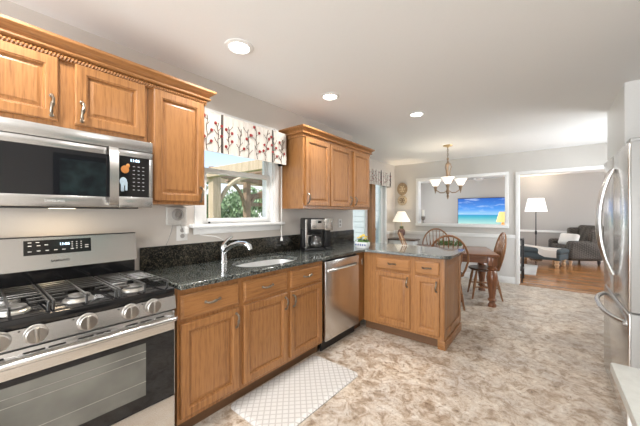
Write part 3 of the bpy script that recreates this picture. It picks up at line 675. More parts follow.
m = MB(); m.box(.33, .43, .10, .15, mz0 - .0085, mz0 - .0062); m.build('task_lens', emis('task_lens_glow', (1, .85, .62), 1.5), MW)
L = bpy.data.lights.new('task_light', 'AREA'); L.shape = 'RECTANGLE'; L.size = .10; L.size_y = .05; L.energy = .9; L.color = (1, .80, .55); o = bpy.data.objects.new('task_light', L); COL.objects.link(o); o.parent = MW; o.location = (.38, .125, mz0 - .012)
# a small cut-out magnet stuck on the panel (plain coloured shapes)
mg = thing('panel_magnet', 'orange and pale blue magnet stuck on the microwave control panel', 'magnet', (-1.838, .553, 1.52), R90)
m = MB(); m.ball((.004, 0, .048), (.020, .003, .022), 12, 8); m.ball((.018, 0, .070), (.010, .003, .012), 10, 6); m.build('orange_shape', plain('magnet_orange', (.62, .25, .06), .5), mg)
m = MB(); m.ball((-.004, 0, -.02), (.018, .003, .024), 12, 8); m.box(-.016, .000, -.003, .003, -.075, -.02, .003); m.box(.004, .016, -.003, .003, -.07, -.02, .003); m.build('blue_shape', plain('magnet_blue', (.52, .66, .78), .5), mg)

# ------------------------------------------------------------------ dishwasher
D = thing('dishwasher', 'brushed stainless dishwasher between the sink cabinet and the corner', 'dishwasher', (FX, 2.120, 0), R90)
m = MB(); m.box(.006, .616, .012, .55, .10, .875); m.build('body', BLACKM, D)
m = MB(); m.box(.008, .612, -.028, .010, .105, .862, .004); m.build('door', STEELZ, D)
m = MB(); P_ = []
for i in range(13):
    t_2 = -1 + i / 6; P_.append((.31 + t_2 * .275, -.030 - .042 * (1 - t_2 ** 4), .775))
R_ = []
for x_, y_, z_ in P_: R_.append([(x_, y_, z_ - .013), (x_, y_ - .012, z_ - .011), (x_, y_ - .014, z_ + .004), (x_, y_ - .004, z_ + .013)])
m.rings(R_); m.build('handle', STEELX, D)
m = MB(); m.box(.008, .612, .03, .045, 0, .10); m.build('kick_plate', BLACKM, D)

# ------------------------------------------------------------------ fridge
F = thing('refrigerator', 'tall stainless french door refrigerator at the right edge', 'refrigerator', (.36, 3.300, 0), -R90)
FW, FH = .912, 1.735
m = MB(); m.box(.003, FW - .003, .085, .80, .03, FH - .012, .006); m.build('body', FRSIDE, F)
FG = steel('fridge_steel', (.68, .675, .665), 'z', .2)
for a, b in ((0, .453), (.459, FW)):
    m = MB(); m.box(a, b, .012, .08, .752, FH, .006, 2); dq = m.build('door', FRSIDE, F); m = MB(); m.box(a + .001, b - .001, 0, .016, .753, FH - .001, .008, 3); m.build('door_skin', FG, dq)
m = MB(); m.box(0, FW, .012, .08, .06, .742, .006, 2); fz = m.build('freezer_drawer', FRSIDE, F); m = MB(); m.box(.001, FW - .001, 0, .016, .061, .741, .008, 3); m.build('drawer_skin', FG, fz)
for hx in (.415, .497):
    P_, r_ = [], []
    for i in range(17):
        q = -1 + i / 8; P_.append((hx, -.002 - .068 * (1 - abs(q) ** 2.2) - .006, 1.265 + q * .365)); r_.append(.012 + .003 * (1 - q * q))
    MB().tube(P_, r_, 10).build('door_handle', STEELZ, F)
P_, r_ = [], []
for i in range(17):
    q = -1 + i / 8; P_.append((FW / 2 + q * .40, -.004 - .070 * (1 - abs(q) ** 3.0), .675)); r_.append(.015)
MB().tube(P_, r_, 10).build('drawer_handle', STEELX, fz)
m = MB(); m.box(.80, .90, .01, .12, FH + .001, FH + .024, .006); m.build('hinge_cover', FRSIDE, F)
m = MB(); m.box(.02, FW - .02, .04, .10, 0, .055); m.build('grille', BLACKM, F)

# ------------------------------------------------------------------ cart at the near right corner
K = thing('kitchen_cart', 'pale grey topped kitchen cart in the bottom right corner', 'cart', (.135, .36, 0))
m = MB(); m.box(0, .60, 0, .762, .885, .912, .004); m.build('cart_top', plain('cart_top', (.52, .53, .50), .28, .35, var=.05), K)
for x_ in (.028, .555):
    for y_ in (.028, .716): MB().box(x_, x_ + .018, y_, y_ + .018, 0, .885, .003).build('leg', WHITE, K)
m = MB(); m.box(.05, .55, .05, .71, .12, .884); m.build('cabinet_body', BLACKM, K)
m = MB(); m.box(.028, .573, .028, .734, .09, .115, .003); m.build('shelf', WHITE, K)

t = thing('framed_picture', 'dark framed green landscape picture on the right wall, seen reflected in the microwave door', 'picture', (1.248, 1.10, 1.80), -R90)
m = MB(); m.rings([[(x * k, y, z * k2) for x, z in ((-.40, -.30), (.40, -.30), (.40, .30), (-.40, .30))] for k, k2, y in ((1, 1, 0), (1, 1, -.03), (.86, .82, -.03), (.84, .79, -.012))], caps=False); m.build('frame', BLACKM, t)
m = MB(); m.box(-.345, .345, -.012, -.002, -.245, .245); m.build('canvas', plain('landscape_paint', (.22, .42, .42), .5, var=.9, bscale=7), t)

# ------------------------------------------------------------------ things on the worktop and the wall behind it
CM = thing('coffee_maker', 'black and silver drip coffee maker with glass carafe on the worktop', 'coffee maker', (-2.03, 2.415, .917), R90 - .62)
m = MB(); m.box(-.125, .10, -.115, .115, 0, .028, .008); m.build('base', BLACKM, CM)
m = MB(); m.box(-.125, .10, .02, .115, .028, .235, .008); m.build('water_tank', BLACKM, CM)
m = MB(); m.box(-.125, .10, -.115, .115, .225, .352, .012); h_ = m.build('brew_head', BLACKM, CM)
m = MB(); m.box(-.055, .098, -.119, -.112, .232, .340, .004); fp = m.build('face_plate', STEELX, h_)
m = MB(); m.box(.02, .06, -.121, -.118, .300, .322, .001, 1); m.build('clock_window', BLACK, fp)
m = MB(); m.lathe([(.0, .030), (.060, .030), (.068, .045), (.070, .09), (.058, .135), (.046, .155), (.048, .165)], (.015, -.045, 0), 24); ca = m.build('carafe', CARAFE, CM)
m = MB(); m.lathe([(.0, .166), (.052, .166), (.054, .176), (.03, .186), (.0, .186)], (.015, -.045, 0), 20); m.build('carafe_lid', BLACKM, ca)
m = MB(); m.tube([(-.035, -.075, .165), (-.085, -.105, .165), (-.098, -.112, .13), (-.095, -.110, .07), (-.07, -.095, .05)], [.009, .010, .011, .010, .008], 8); m.build('carafe_handle', STEELX, ca)
m = MB(); m.box(-.118, -.098, -.122, -.112, .03, .34, .003); m.build('side_rail', STEELZ, CM)
m = MB(); m.box(.125, .205, -.06, .06, 0, .03, .006); m.box(.130, .200, .0, .06, .03, .22, .006); m.build('pod_base', BLACKM, CM)
m = MB(); m.box(.108, .205, -.075, .07, .215, .352, .010); m.build('pod_head', STEELX, CM)
m = MB(); m.box(.10, .125, .03, .06, .04, .30); m.build('pod_bridge', BLACKM, CM)

PT = thing('planted_pot', 'white and blue dish of yellow flowers on the worktop corner', 'plant', (-1.70, 2.92, .917))
m = MB(); m.rings([[(x, y, z) for x, y in rrect(-.085 * k, .085 * k, -.05 * k, .05 * k, .03)] for k, z in ((.84, 0), (.98, .03), (1, .07), (.94, .07), (.9, .055))]); pt = m.build('dish', plain('glazed_white', (.80, .82, .84), .2, var=.02), PT)
m = MB()
for k in range(5): m.ball((-.06 + k * .03, -.0495, .038), (.010, .004, .012), 8, 6)
m.build('blue_motif', plain('blue_glaze', (.06, .10, .30), .25), pt)
rnd = random.Random(3); m = MB()
for i in range(70):
    x_, y_ = rnd.uniform(-.075, .075), rnd.uniform(-.042, .042); z_ = .06 + rnd.uniform(0, .07) * (1 - abs(x_) / .12); q = Vector((rnd.gauss(0, 1), rnd.gauss(0, 1), .6)).normalized() * .018; s_ = q.cross(Vector((0, 0, 1))).normalized() * .009; p = Vector((x_, y_, z_)); m.quad(p - q, p + s_, p + q, p - s_)
m.ball((0, 0, .062), (.07, .04, .035), 10, 7); m.build('foliage', LEAF, PT, sharp=0)
for i, (x_, y_, z_) in enumerate([(-.045, -.02, .115), (-.012, -.03, .125), (.02, -.015, .14), (.05, -.02, .112), (0, .02, .15), (-.03, .015, .135), (.035, .02, .13)]):
    m = MB()
    for k in range(6): a = k * PI / 3; m.ball((x_ + .010 * math.cos(a), y_ + .010 * math.sin(a), z_), (.010, .010, .008), 8, 5)
    m.build('flower', plain('yellow_petal', (.72, .52, .08), .6) if i == 0 else bpy.data.materials['yellow_petal'], PT)

WS = thing('slatted_stand', 'small folding stand of brown wooden slats at the peninsula back edge', 'stand', (-1.42, 3.46, .917), .5)
for k, (a, b) in enumerate([((-.055, 0, .0), (-.035, .02, .0)), ((0, 0, 0), (0, 0, 0))]): pass
for x_, l_ in ((.035, .165), (.012, .18), (-.012, .165)):
    m = MB(); M_ = Matrix.Translation((x_, 0, .004)) @ Matrix.Rotation(-.38, 4, 'Y'); m.box(-.007, .007, -.006, .006, 0, l_, .002, 1, M=M_); m.build('slat', LEGW if l_ > .17 else CHAIRW, WS)
m = MB(); m.cyl((-.06, 0, .075), (.02, 0, .075), .004, n=8); m.build('pivot', CHAIRW, WS)

def outlet(y, z, label, w_=.075):
    t = thing('wall_outlet', label, 'outlet', (XW, y, z), R90)
    m = MB(); m.box(-w_ / 2, w_ / 2, -.008, -.001, -.058, .058, .003); pl = m.build('cover_plate', PLASTIC, t)
    m = MB()
    for dz in (-.022, .022):
        m.lathe([(.0, .008), (.017, .008), (.017, .010), (.0, .010)], (0, 0, dz), 16, axis='y')
    so = m.build('socket', CABLE, pl)
    return t
outlet(3.215, 1.185, 'white wall outlet right of the coffee maker under the wall cabinets')
t = outlet(1.058, 1.168, 'white wall outlet with a plug beside the window sill', .085)
o = B(.005, .035, -.045, -.009, -.005, .045, .005).build('plug', PLASTIC, t)
PH = thing('wall_charger', 'white wall mounted device with coiled cord under the narrow cabinet', 'device', (XW, 1.01, 1.30), R90)
m = MB(); m.box(-.075, .075, -.030, -.001, -.065, .07, .008); m.build('housing', plain('housing_beige', (.60, .58, .55), .4), PH)
m = MB()
for k in range(3): m.tube([(.0 + (.040 - k * .005) * math.cos(a * PI / 12), -.036 - .008 * k, .012 + (.040 - k * .005) * math.sin(a * PI / 12)) for a in range(24)], .0055, 6, closed=True)
m.build('cord_coil', CABLE, PH)
m = MB(); m.lathe([(.0, .03), (.022, .03), (.020, .045), (.0, .046)], (0, 0, .012), 16, axis='y'); m.build('hub', plain('hub_grey', (.35, .33, .31), .4), PH)
m = MB(); m.tube([(-.03, -.02, -.065), (-.045, -.018, -.13), (-.06, -.014, -.18), (-.075, -.012, -.215)], .003, 6); m.tube([(.03, -.02, -.065), (.035, -.025, -.10), (.055, -.02, -.12)], .003, 6); m.build('cable', CABLE, PH)
m = MB(); m.tube([(XW + .03, 1.115, 1.21), (XW + .035, 1.14, 1.245), (XW + .034, 1.165, 1.215), (XW + .03, 1.19, 1.15), (XW + .03, 1.33, 1.125), (XW + .03, 1.40, 1.095)], .0035, 6); tag(m.build('power_cord', PLASTIC), 'thin white cord looping from the outlet below the window sill', 'cord')
BC = thing('blind_cord', 'white blind cord with tassel hanging right of the kitchen window', 'cord', (XW + .05, 2.075, 1.035))
MB().cyl((0, 0, .03), (0, 0, .80), .0035, n=6).build('string', PLASTIC, BC)
MB().lathe([(.0, 0), (.014, .0), (.011, .025), (.005, .042), (.0, .043)], n=12).build('tassel', PLASTIC, BC)

# valances with embroidered branches
def valance(label, x, y0, y1, z0, z1, depth, stripes, sc, seed, wave):
    t = thing('window_valance', label, 'valance', (x, y0, 0), R90)
    L = y1 - y0; n = 60; rnd = random.Random(seed)
    def zb(u): return z0 + wave * .5 * (1 - math.cos(u / L * 4 * PI))
    m = MB(); f0, b0 = [], []
    outl = [(0.0, depth)] + [(L * i / n, 0.004 * math.sin(i * 1.7)) for i in range(n + 1)] + [(L, depth)]
    th = .006; R_ = []
    for u, v in outl: R_.append([(u, v, zb(u)), (u, v, z1), (u, v + th, z1), (u, v + th, zb(u))])
    m.rings(R_); m.box(.0, L, .006, depth, z1 - .012, z1)
    m.mi = 3
    for s_ in stripes: m.box(s_ - .009 * sc, s_ + .009 * sc, -.010, .002, zb(s_) + .002, z1, .003, 1)
    def berry(u, z):
        m.mi = 2; m.lathe([(.0, .0), (.0135 * sc, .0), (.0115 * sc, .003), (.0, .004)], (u, -.007, z), 12, axis='y'); m.mi = 1
    u = .035 * sc; H_ = z1 - z0
    while u < L - .015:
        m.mi = 1; lean = rnd.uniform(-.10, .10); top = rnd.uniform(.72, .95); P_ = []
        for i in range(8):
            q = i / 7 * top; P_.append((min(L - .006, max(.006, u + lean * H_ * q + .006 * math.sin(i * 2.1 + u * 40))), -.0065, zb(u) + .004 + q * H_))
        m.tube(P_, .0026 * sc, 5)
        sd = rnd.choice((-1, 1))
        for i in (1, 2, 3, 4, 5, 6):
            p = P_[i]; sd = -sd; l_ = rnd.uniform(.028, .062) * sc; a = rnd.uniform(.5, .95)
            q = (p[0] + sd * math.sin(a) * l_, -.0065, p[2] + math.cos(a) * l_)
            if not (.012 < q[0] < L - .012) or q[2] > z1 - .016: continue
            m.tube([p, ((p[0] + q[0]) / 2 + sd * .003, -.0065, (p[2] + q[2]) / 2 - .002), q], .0022 * sc, 5)
            if rnd.random() < .55: berry(q[0], q[2])
        u += rnd.uniform(.085, .115) * sc
    m.build('valance_cloth', [FABRIC, TWIG, BERRY, STRIPE], t, sharp=40)
    return t
valance('cream valance with red berry branches above the sink window', -2.09, 1.145, 2.058, 1.815, 2.130, .135, (.175, .723), 1.0, 5, -.0)
valance('cream branch patterned valance above the far patio door', -2.72, 4.15, 5.98, 1.90, 2.22, .135, (.6, 1.28, 1.72), .75, 11, .0)

# floor mat
m = MB(); RR = lambda i, z: [(x, y, z) for x, y in rrect(-.245 + i, .245 - i, -.455 + i, .455 - i, .05)]
m.rings([RR(0, 0), RR(0, .006), RR(.016, .017), RR(.03, .018)]); o = m.build('kitchen_mat', LATTICE); o.location = (-1.455, 1.575, .001); o.rotation_euler = (0, 0, -.02)
tag(o, 'pale grey cushioned mat with lattice pattern on the floor before the sink', 'mat')

# ------------------------------------------------------------------ ceiling lights
def can(x, y, label, seen=True):
    t = thing('recessed_light', label, 'ceiling light', (x, y, ZC), 0, 'recessed ceiling lights') if seen else None
    if seen:
        m = MB(); m.lathe([(.062, -.001), (.095, -.001), (.095, -.006), (.070, -.012), (.062, -.004)], n=32); m.build('trim_ring', WHITE, t)
        m = MB(); m.lathe([(.0, -.001), (.064, -.001), (.064, -.005), (.0, -.006)], n=32); m.build('lens', LENS, t)
    L = bpy.data.lights.new('can_or_fill_light', 'AREA'); L.shape = 'DISK'; L.size = .13; L.energy = CAN_W; L.color = (1.0, .97, .93); L.spread = math.radians(150)
    o = bpy.data.objects.new('can_or_fill_light', L); COL.objects.link(o)
    if seen: o.parent = t; o.location = (0, 0, -.02)
    else: o.location = (x, y, ZC - .02)
can(-1.63, 1.16, 'round recessed ceiling light nearest the camera, above the sink'); can(-1.64, 2.20, 'round recessed ceiling light above the dishwasher'); can(-1.165, 3.21, 'round recessed ceiling light above the peninsula, nearest the chandelier')
can(-1.63, .10, '', False); can(-.2, 1.0, '', False); can(-.2, -.4, '', False); can(-1.6, -1.0, '', False)  # unseen lamps added to even out the kitchen light, no fixtures built

# ------------------------------------------------------------------ dining corner
CH = thing('chandelier', 'bronze chandelier with frosted up-facing glass shades over the dining table', 'chandelier', (-1.30, 5.02, 0), 0)
MB().lathe([(.0, 2.449), (.075, 2.449), (.07, 2.435), (.02, 2.425), (.008, 2.41), (.0, 2.41)], n=24).build('canopy', BRASS, CH)
for k in range(5):
    z = 2.40 - k * .034; MB().tube([((.010 * math.cos(a * PI / 6)) * (1 if k % 2 else 0), (.010 * math.cos(a * PI / 6)) * (0 if k % 2 else 1), z + .022 * math.sin(a * PI / 6)) for a in range(12)], .0035, 6, closed=True).build('chain_link', BRONZE, CH)
MB().lathe([(.0, 2.25), (.012, 2.24), (.020, 2.22), (.010, 2.20), (.016, 2.17), (.034, 2.14), (.020, 2.11), (.012, 2.08), (.010, 1.78), (.020, 1.72), (.030, 1.68), (.022, 1.65), (.010, 1.63), (.022, 1.61), (.014, 1.58), (.004, 1.555), (.0, 1.55)], n=16).build('stem', BRONZE, CH)
m = MB()
for k in range(3):
    a = k * 2 * PI / 3 + .5; c_, s_ = math.cos(a), math.sin(a); m.tube([(c_ * r, s_ * r, z) for r, z in ((.012, 2.16), (.040, 2.14), (.055, 2.09), (.035, 2.03), (.028, 1.96), (.060, 1.90), (.085, 1.86), (.06, 1.83))], .008, 6)
m.build('scroll', BRONZE, CH)
for k in range(3):
    a = k * 2 * PI / 3 - 1.316; c_, s_ = math.cos(a), math.sin(a); r = .225
    ar = MB().tube([(c_ * q, s_ * q, z) for q, z in ((.015, 1.70), (.07, 1.665), (.14, 1.67), (.20, 1.71), (r, 1.765))], .008, 8).build('arm', BRONZE, CH)
    MB().lathe([(.0, 1.66), (.006, 1.67), (.012, 1.70), (.020, 1.73), (.030, 1.765), (.022, 1.785), (.0, 1.79)], (c_ * r, s_ * r, 0), 14).build('socket_cup', BRONZE, ar)
    MB().lathe([(.026, 1.785), (.045, 1.795), (.062, 1.828), (.078, 1.868), (.102, 1.893), (.099, 1.896), (.075, 1.872), (.058, 1.831), (.042, 1.80), (.026, 1.79)], (c_ * r, s_ * r, 0), 24).build('glass_shade', SHADEG, ar)
    L = bpy.data.lights.new('bulb', 'POINT'); L.energy = 0.8; L.color = (1, .84, .62); L.shadow_soft_size = .02; o = bpy.data.objects.new('bulb', L); COL.objects.link(o); o.parent = CH; o.location = (c_ * r, s_ * r, 1.88)

TR = .30
TB = thing('dining_table', 'dark stained farmhouse dining table with thick turned legs', 'table', (-1.22, 4.96, -.02), TR)
tw, td = 1.14, 1.06
m = MB(); m.box(-tw / 2, tw / 2, -td / 2, td / 2, .728, .762, .008); m.build('tabletop', TABLEW, TB)
m = MB(); q = .07
for a in ((-tw / 2 + q, tw / 2 - q, -td / 2 + q, -td / 2 + q + .022), (-tw / 2 + q, tw / 2 - q, td / 2 - q - .022, td / 2 - q)): m.box(a[0], a[1], a[2], a[3], .63, .728)
for x_ in (-tw / 2 + q, tw / 2 - q - .022): m.box(x_, x_ + .022, -td / 2 + q + .022, td / 2 - q - .022, .63, .728)
m.build('apron', TABLEW, TB)
TLG = wood('table_leg_wood', (0.20, 0.075, 0.030), (0.085, 0.030, 0.013), 'z', 0.28, 0.4, 0.5)
for sx in (-1, 1):
    for sy in (-1, 1):
        cx, cy = sx * (tw / 2 - .08), sy * (td / 2 - .08)
        m = MB(); m.box(cx - .058, cx + .058, cy - .058, cy + .058, .60, .728, .004); m.lathe([(r_ * 1.1, z_) for r_, z_ in [(.0, 0), (.040, 0), (.050, .02), (.050, .05), (.034, .075), (.030, .09), (.050, .105), (.052, .125), (.036, .145), (.040, .20), (.062, .38), (.066, .44), (.056, .50), (.040, .53), (.056, .545), (.058, .565), (.042, .58), (.050, .602), (.0, .602)]], (cx, cy, 0), 20); m.build('leg', TLG, TB)

def windsor(label, loc, rz, src=None):
    if src is not None:
        t = copy_tree(src); t.location = loc; t.rotation_euler = (0, 0, rz); t['label'] = label; return t
    t = thing('windsor_chair', label, 'chair', loc, rz, 'hoop back chairs around the dining table')
    m = MB(); R_ = []
    for k, z in ((.90, .430), (1.0, .440), (1.0, .455), (.95, .464), (.5, .458)): R_.append([(x * k, y * k, z) for x, y in sup(0, 0, .215, .21, 2.5, 28)])
    m.rings(R_); m.build('seat', SEATW, t)
    def by(z): return -.165 - .20 * (z - .45)
    hp = [(-.170, by(.45), .45), (-.215, by(.55), .55), (-.245, by(.66), .66)]
    for i in range(1, 16): a = PI - PI * i / 16; z = .68 + .335 * math.sin(a); hp.append((.250 * math.cos(a), by(z), z))
    hp += [(.245, by(.66), .66), (.215, by(.55), .55), (.170, by(.45), .45)]
    m = MB(); m.tube(hp, .0145, 8); m.build('back_hoop', CHAIRW, t)
    for k in range(7):
        u = (k - 3) / 3; xt = u * .19; zt_ = .68 + .335 * math.sqrt(max(0, 1 - (xt / .25) ** 2)) - .004; xb = u * .125
        P_ = [(xb + (xt - xb) * s_, by(.45 + (zt_ - .45) * s_), .45 + (zt_ - .45) * s_) for s_ in (0, .15, .3, .38, .45, .5, .56, .64, .8, 1)]
        MB().tube(P_, [.007, .008, .009, .012, .015, .016, .013, .008, .007, .006], 8).build('spindle', CHAIRW, t)
    F_ = {}
    for sx in (-1, 1):
        for sy in (-1, 1):
            p0, p1 = Vector((sx * .13, sy * .12, .435)), Vector((sx * .20, sy * (.19 if sy > 0 else .215), 0)); P_ = [p0.lerp(p1, s_) for s_ in (0, .1, .25, .35, .45, .52, .58, .75, 1)]; F_[sx, sy] = p0.lerp(p1, .58)
            MB().tube(P_, [.014, .016, .021, .022, .017, .021, .019, .015, .011], 10).build('leg', CHAIRW, t)
    for sx in (-1, 1): MB().tube([F_[sx, -1], F_[sx, -1].lerp(F_[sx, 1], .5), F_[sx, 1]], [.009, .016, .009], 8).build('stretcher', CHAIRW, t)
    a, b = F_[-1, -1].lerp(F_[-1, 1], .5), F_[1, -1].lerp(F_[1, 1], .5); MB().tube([a, a.lerp(b, .5), b], [.009, .015, .009], 8).build('stretcher', CHAIRW, t)
    return t
c1 = windsor('hoop back wooden chair nearest the peninsula with its back to the counter', (-1.14, 4.39, 0), TR)
windsor('hoop back wooden chair on the far side of the table facing the peninsula', (-1.63, 5.52, 0), PI + TR, c1)
windsor('hoop back wooden chair at the right end of the table seen edge on', (-.80, 5.145, 0), PI / 2 + .36, c1)

TP = thing('table_planter', 'green leafy plants in a low box on the dining table', 'plant', (-1.22, 4.80, .744), TR)
m = MB(); m.rings([[(x, y, z) for x, y in rrect(-.17 * k, .17 * k, -.06 * k, .06 * k, .02)] for k, z in ((.92, 0), (1, .06), (1.02, .07), (.96, .07), (.94, .055))]); m.build('planter_box', plain('planter', (.62, .60, .56), .5), TP)
rnd = random.Random(12); m = MB()
for i in range(260):
    x_, y_ = rnd.uniform(-.17, .17), rnd.uniform(-.07, .07); z_ = rnd.uniform(.055, .14); q = Vector((rnd.gauss(0, 1), rnd.gauss(0, 1), .8)).normalized() * .026; s_ = q.cross(Vector((0, 0, 1))).normalized() * .013; p = Vector((x_, y_, z_)); m.quad(p - q, p + s_, p + q, p - s_)
m.build('foliage', LEAF, TP, sharp=0)

# console with lamp, plates on the wall
CN = thing('console_table', 'white console table with dark top under the wall plates', 'table', (-2.57, 6.20, 0))
m = MB(); m.box(-.33, .34, -.16, .17, .715, .745, .005); m.build('console_top', SEATW, CN)
m = MB(); m.box(-.28, .29, -.13, .15, .56, .714, .004); m.build('apron', WHITE, CN)
for x_ in (-.28, .25):
    for y_ in (-.13, .11): MB().box(x_, x_ + .04, y_, y_ + .04, 0, .56, .004).build('leg', WHITE, CN)
TLp = thing('table_lamp', 'lit table lamp with cream shade and dark urn base on the console', 'lamp', (-2.585, 6.17, .746))
MB().lathe([(.0, 0), (.055, 0), (.06, .01), (.035, .025), (.045, .05), (.075, .10), (.085, .15), (.07, .20), (.04, .225), (.0, .23)], n=20).build('urn', plain('urn_glaze', (.17, .085, .07), .35, var=.5, bscale=30), TLp)
m = MB(); rnd = random.Random(5)
for i in range(16): a = i * PI / 8; q = Vector((math.cos(a), math.sin(a), .25 + .5 * (i % 2))) * .06; p = Vector((0, 0, .24)); s_ = Vector((-math.sin(a), math.cos(a), 0)) * .02; m.quad(p, p + q * .6 + s_, p + q, p + q * .6 - s_)
m.lathe([(.0, .23), (.04, .23), (.045, .25), (.03, .28), (.0, .285)], n=12); m.build('leaf_crown', plain('crown_green', (.10, .14, .06), .5), TLp)
MB().cyl((0, 0, .28), (0, 0, .42), .006, n=8).build('neck', BRASS, TLp)
MB().lathe([(.20, .382), (.08, .615), (.078, .615), (.197, .382)], n=28).build('lamp_shade', SHADE, TLp)
L = bpy.data.lights.new('lamp_bulb', 'POINT'); L.energy = 16; L.color = (1, .78, .5); L.shadow_soft_size = .05; o = bpy.data.objects.new('lamp_bulb', L); COL.objects.link(o); o.parent = TLp; o.location = (0, 0, .46)
def plate(z, rx, rz_, label, c1_, c2_):
    t = thing('wall_plate', label, 'plate', (-2.665, YF, z))
    MB().lathe([(.0, .001), (rx, .012), (rx, .018), (rx * .8, .014), (.0, .010)], (0, 0, 0), 28, axis='y').build('plate_dish', c1_, t)
    m = MB()
    for k in range(6): a = k * PI / 3; m.ball((rx * .42 * math.cos(a), -.014, rx * .42 * math.sin(a)), (rx * .17, .003, rx * .12), 8, 5)
    m.ball((0, -.013, 0), (rx * .2, .004, rx * .3), 10, 6); m.build('plate_motif', c2_, t)
    t.scale = (1, 1, rz_ / rx)
plate(1.885, .125, .15, 'larger oval brown plate hung on the dining wall, upper of two', plain('plate_tan', (.30, .22, .14), .35, var=.3, bscale=25), plain('plate_brown', (.55, .46, .32), .4))
plate(1.620, .118, .118, 'smaller round patterned plate hung on the dining wall, lower of two', plain('plate_cream', (.40, .33, .24), .35, var=.25, bscale=25), plain('plate_umber', (.16, .11, .07), .4))
CD = thing('candle_holder', 'white candle in a glass holder at the left end of the cut-out sill', 'candle', (-2.20, YF + .05, cz0))
MB().lathe([(.0, 0), (.05, 0), (.05, .008), (.015, .02), (.012, .07), (.045, .10), (.05, .16), (.046, .16), (.04, .105), (.0, .10)], n=18).build('holder', plain('smoked_glass', (.22, .20, .18), .15), CD)
MB().lathe([(.0, .105), (.026, .105), (.026, .30), (.0, .305)], n=14).build('candle_stick', plain('wax', (.85, .82, .75), .5), CD)

# ------------------------------------------------------------------ living room beyond
def screen_mat():
    m, nt, p = new_mat('beach_picture'); setp(p, (.01, .01, .01), .12)
    tc = N(nt, 'ShaderNodeTexCoord'); sp = N(nt, 'ShaderNodeSeparateXYZ'); nt.links.new(tc.outputs['Generated'], sp.inputs[0])
    r = ramp(nt, [(0.0, (.62, .62, .50)), (.10, (.35, .62, .60)), (.30, (.06, .40, .50)), (.395, (.02, .27, .50)), (.405, (.30, .55, .85)), (.60, (.07, .28, .72)), (1.0, (.012, .10, .46))]); nt.links.new(sp.outputs[2], r.inputs[0])
    mp = N(nt, 'ShaderNodeMapping'); mp.inputs['Scale'].default_value = (2.2, 1, 6.5); mp.inputs['Rotation'].default_value = (0, -.35, 0); nt.links.new(tc.outputs['Generated'], mp.inputs[0])
    no = N(nt, 'ShaderNodeTexNoise', Scale=1.6, Detail=5.0); nt.links.new(mp.outputs[0], no.inputs['Vector'])
    c_ = ramp(nt, [(.54, (0, 0, 0)), (.80, (.8, .8, .8))]); nt.links.new(no.outputs[0], c_.inputs[0])
    gt = N(nt, 'ShaderNodeMath', operation='GREATER_THAN'); gt.inputs[1].default_value = .43; nt.links.new(sp.outputs[2], gt.inputs[0])
    mu = N(nt, 'ShaderNodeMath', operation='MULTIPLY'); nt.links.new(c_.outputs[0], mu.inputs[0]); nt.links.new(gt.outputs[0], mu.inputs[1])
    mx = N(nt, 'ShaderNodeMixRGB'); mx.inputs[2].default_value = (.75, .85, .95, 1); nt.links.new(mu.outputs[0], mx.inputs[0]); nt.links.new(r.outputs[0], mx.inputs[1])
    nt.links.new(mx.outputs[0], p.inputs['Emission Color']); p.inputs['Emission Strength'].default_value = .8
    return m
TV = thing('television', 'wall mounted television showing a blue beach scene', 'television', (-1.62, 10.74, 1.36))
m = MB(); m.box(-.83, .83, -.03, .05, -.47, .47, .006); m.build('tv_frame', BLACKM, TV)
m = MB(); m.box(-.815, .815, -.034, -.0305, -.455, .455); m.build('screen', screen_mat(), TV)
SL = thing('small_lamp', 'small lit amber shaded lamp in front of the television', 'lamp', (-.99, 9.45, 0))
MB().lathe([(.0, 0), (.14, 0), (.14, .02), (.03, .04), (.02, .09), (.018, .9), (.05, .95), (.055, 1.0), (.02, 1.06), (.0, 1.07)], n=18).build('lamp_base', BRASS, SL)
MB().lathe([(.165, 1.07), (.09, 1.36), (.088, 1.36), (.162, 1.07)], n=24).build('lamp_shade', SHADEO, SL)
L = bpy.data.lights.new('small_lamp_bulb', 'POINT'); L.energy = 3; L.color = (1, .78, .5); L.shadow_soft_size = .05; o = bpy.data.objects.new('small_lamp_bulb', L); COL.objects.link(o); o.parent = SL; o.location = (0, 0, 1.16)
FL = thing('floor_lamp', 'black floor lamp with lit white drum shade behind the ottoman', 'lamp', (-.27, 10.2, 0))
MB().lathe([(.0, 0), (.15, 0), (.15, .018), (.03, .035), (.014, .06), (.013, .70), (.026, .73), (.026, .80), (.013, .83), (.012, 1.40), (.0, 1.40)], n=18).build('stand', BLACKM, FL)
MB().lathe([(.265, 1.362), (.19, 1.745), (.188, 1.745), (.262, 1.362)], n=28).build('lamp_shade', SHADEW, FL)
L = bpy.data.lights.new('floor_lamp_bulb', 'POINT'); L.energy = 36; L.color = (1, .84, .64); L.shadow_soft_size = .06; o = bpy.data.objects.new('floor_lamp_bulb', L); COL.objects.link(o); o.parent = FL; o.location = (0, 0, 1.52)
AC = thing('armchair', 'dark tweed upholstered armchair in the living room', 'armchair', (.57, 10.06, 0), .95 - PI)      # local -y is its front
m = MB(); m.box(-.40, .40, -.40, .36, .12, .36, .05, 4); m.build('seat_base', TWEED, AC)
m = MB(); m.box(-.29, .29, -.42, .26, .36, .50, .05, 4); m.build('seat_cushion', TWEED, AC)
m = MB(); m.box(-.42, .42, -.13, .13, -.40, .42, .09, 5, M=Matrix.Translation((0, .36, .58)) @ Matrix.Rotation(-.16, 4, 'X')); m.build('backrest', TWEED, AC)
for sx in (-1, 1):
    m = MB(); m.box(sx * .36 - .10, sx * .36 + .10, -.42, .32, .14, .62, .08, 5); m.build('armrest', TWEED, AC)
    for y_ in (-.33, .30): MB().lathe([(.0, 0), (.022, 0), (.028, .04), (.040, .09), (.030, .13), (.0, .13)], (sx * .33, y_, 0), 12).build('leg', LEGW if y_ < 0 else BLACKM, AC)
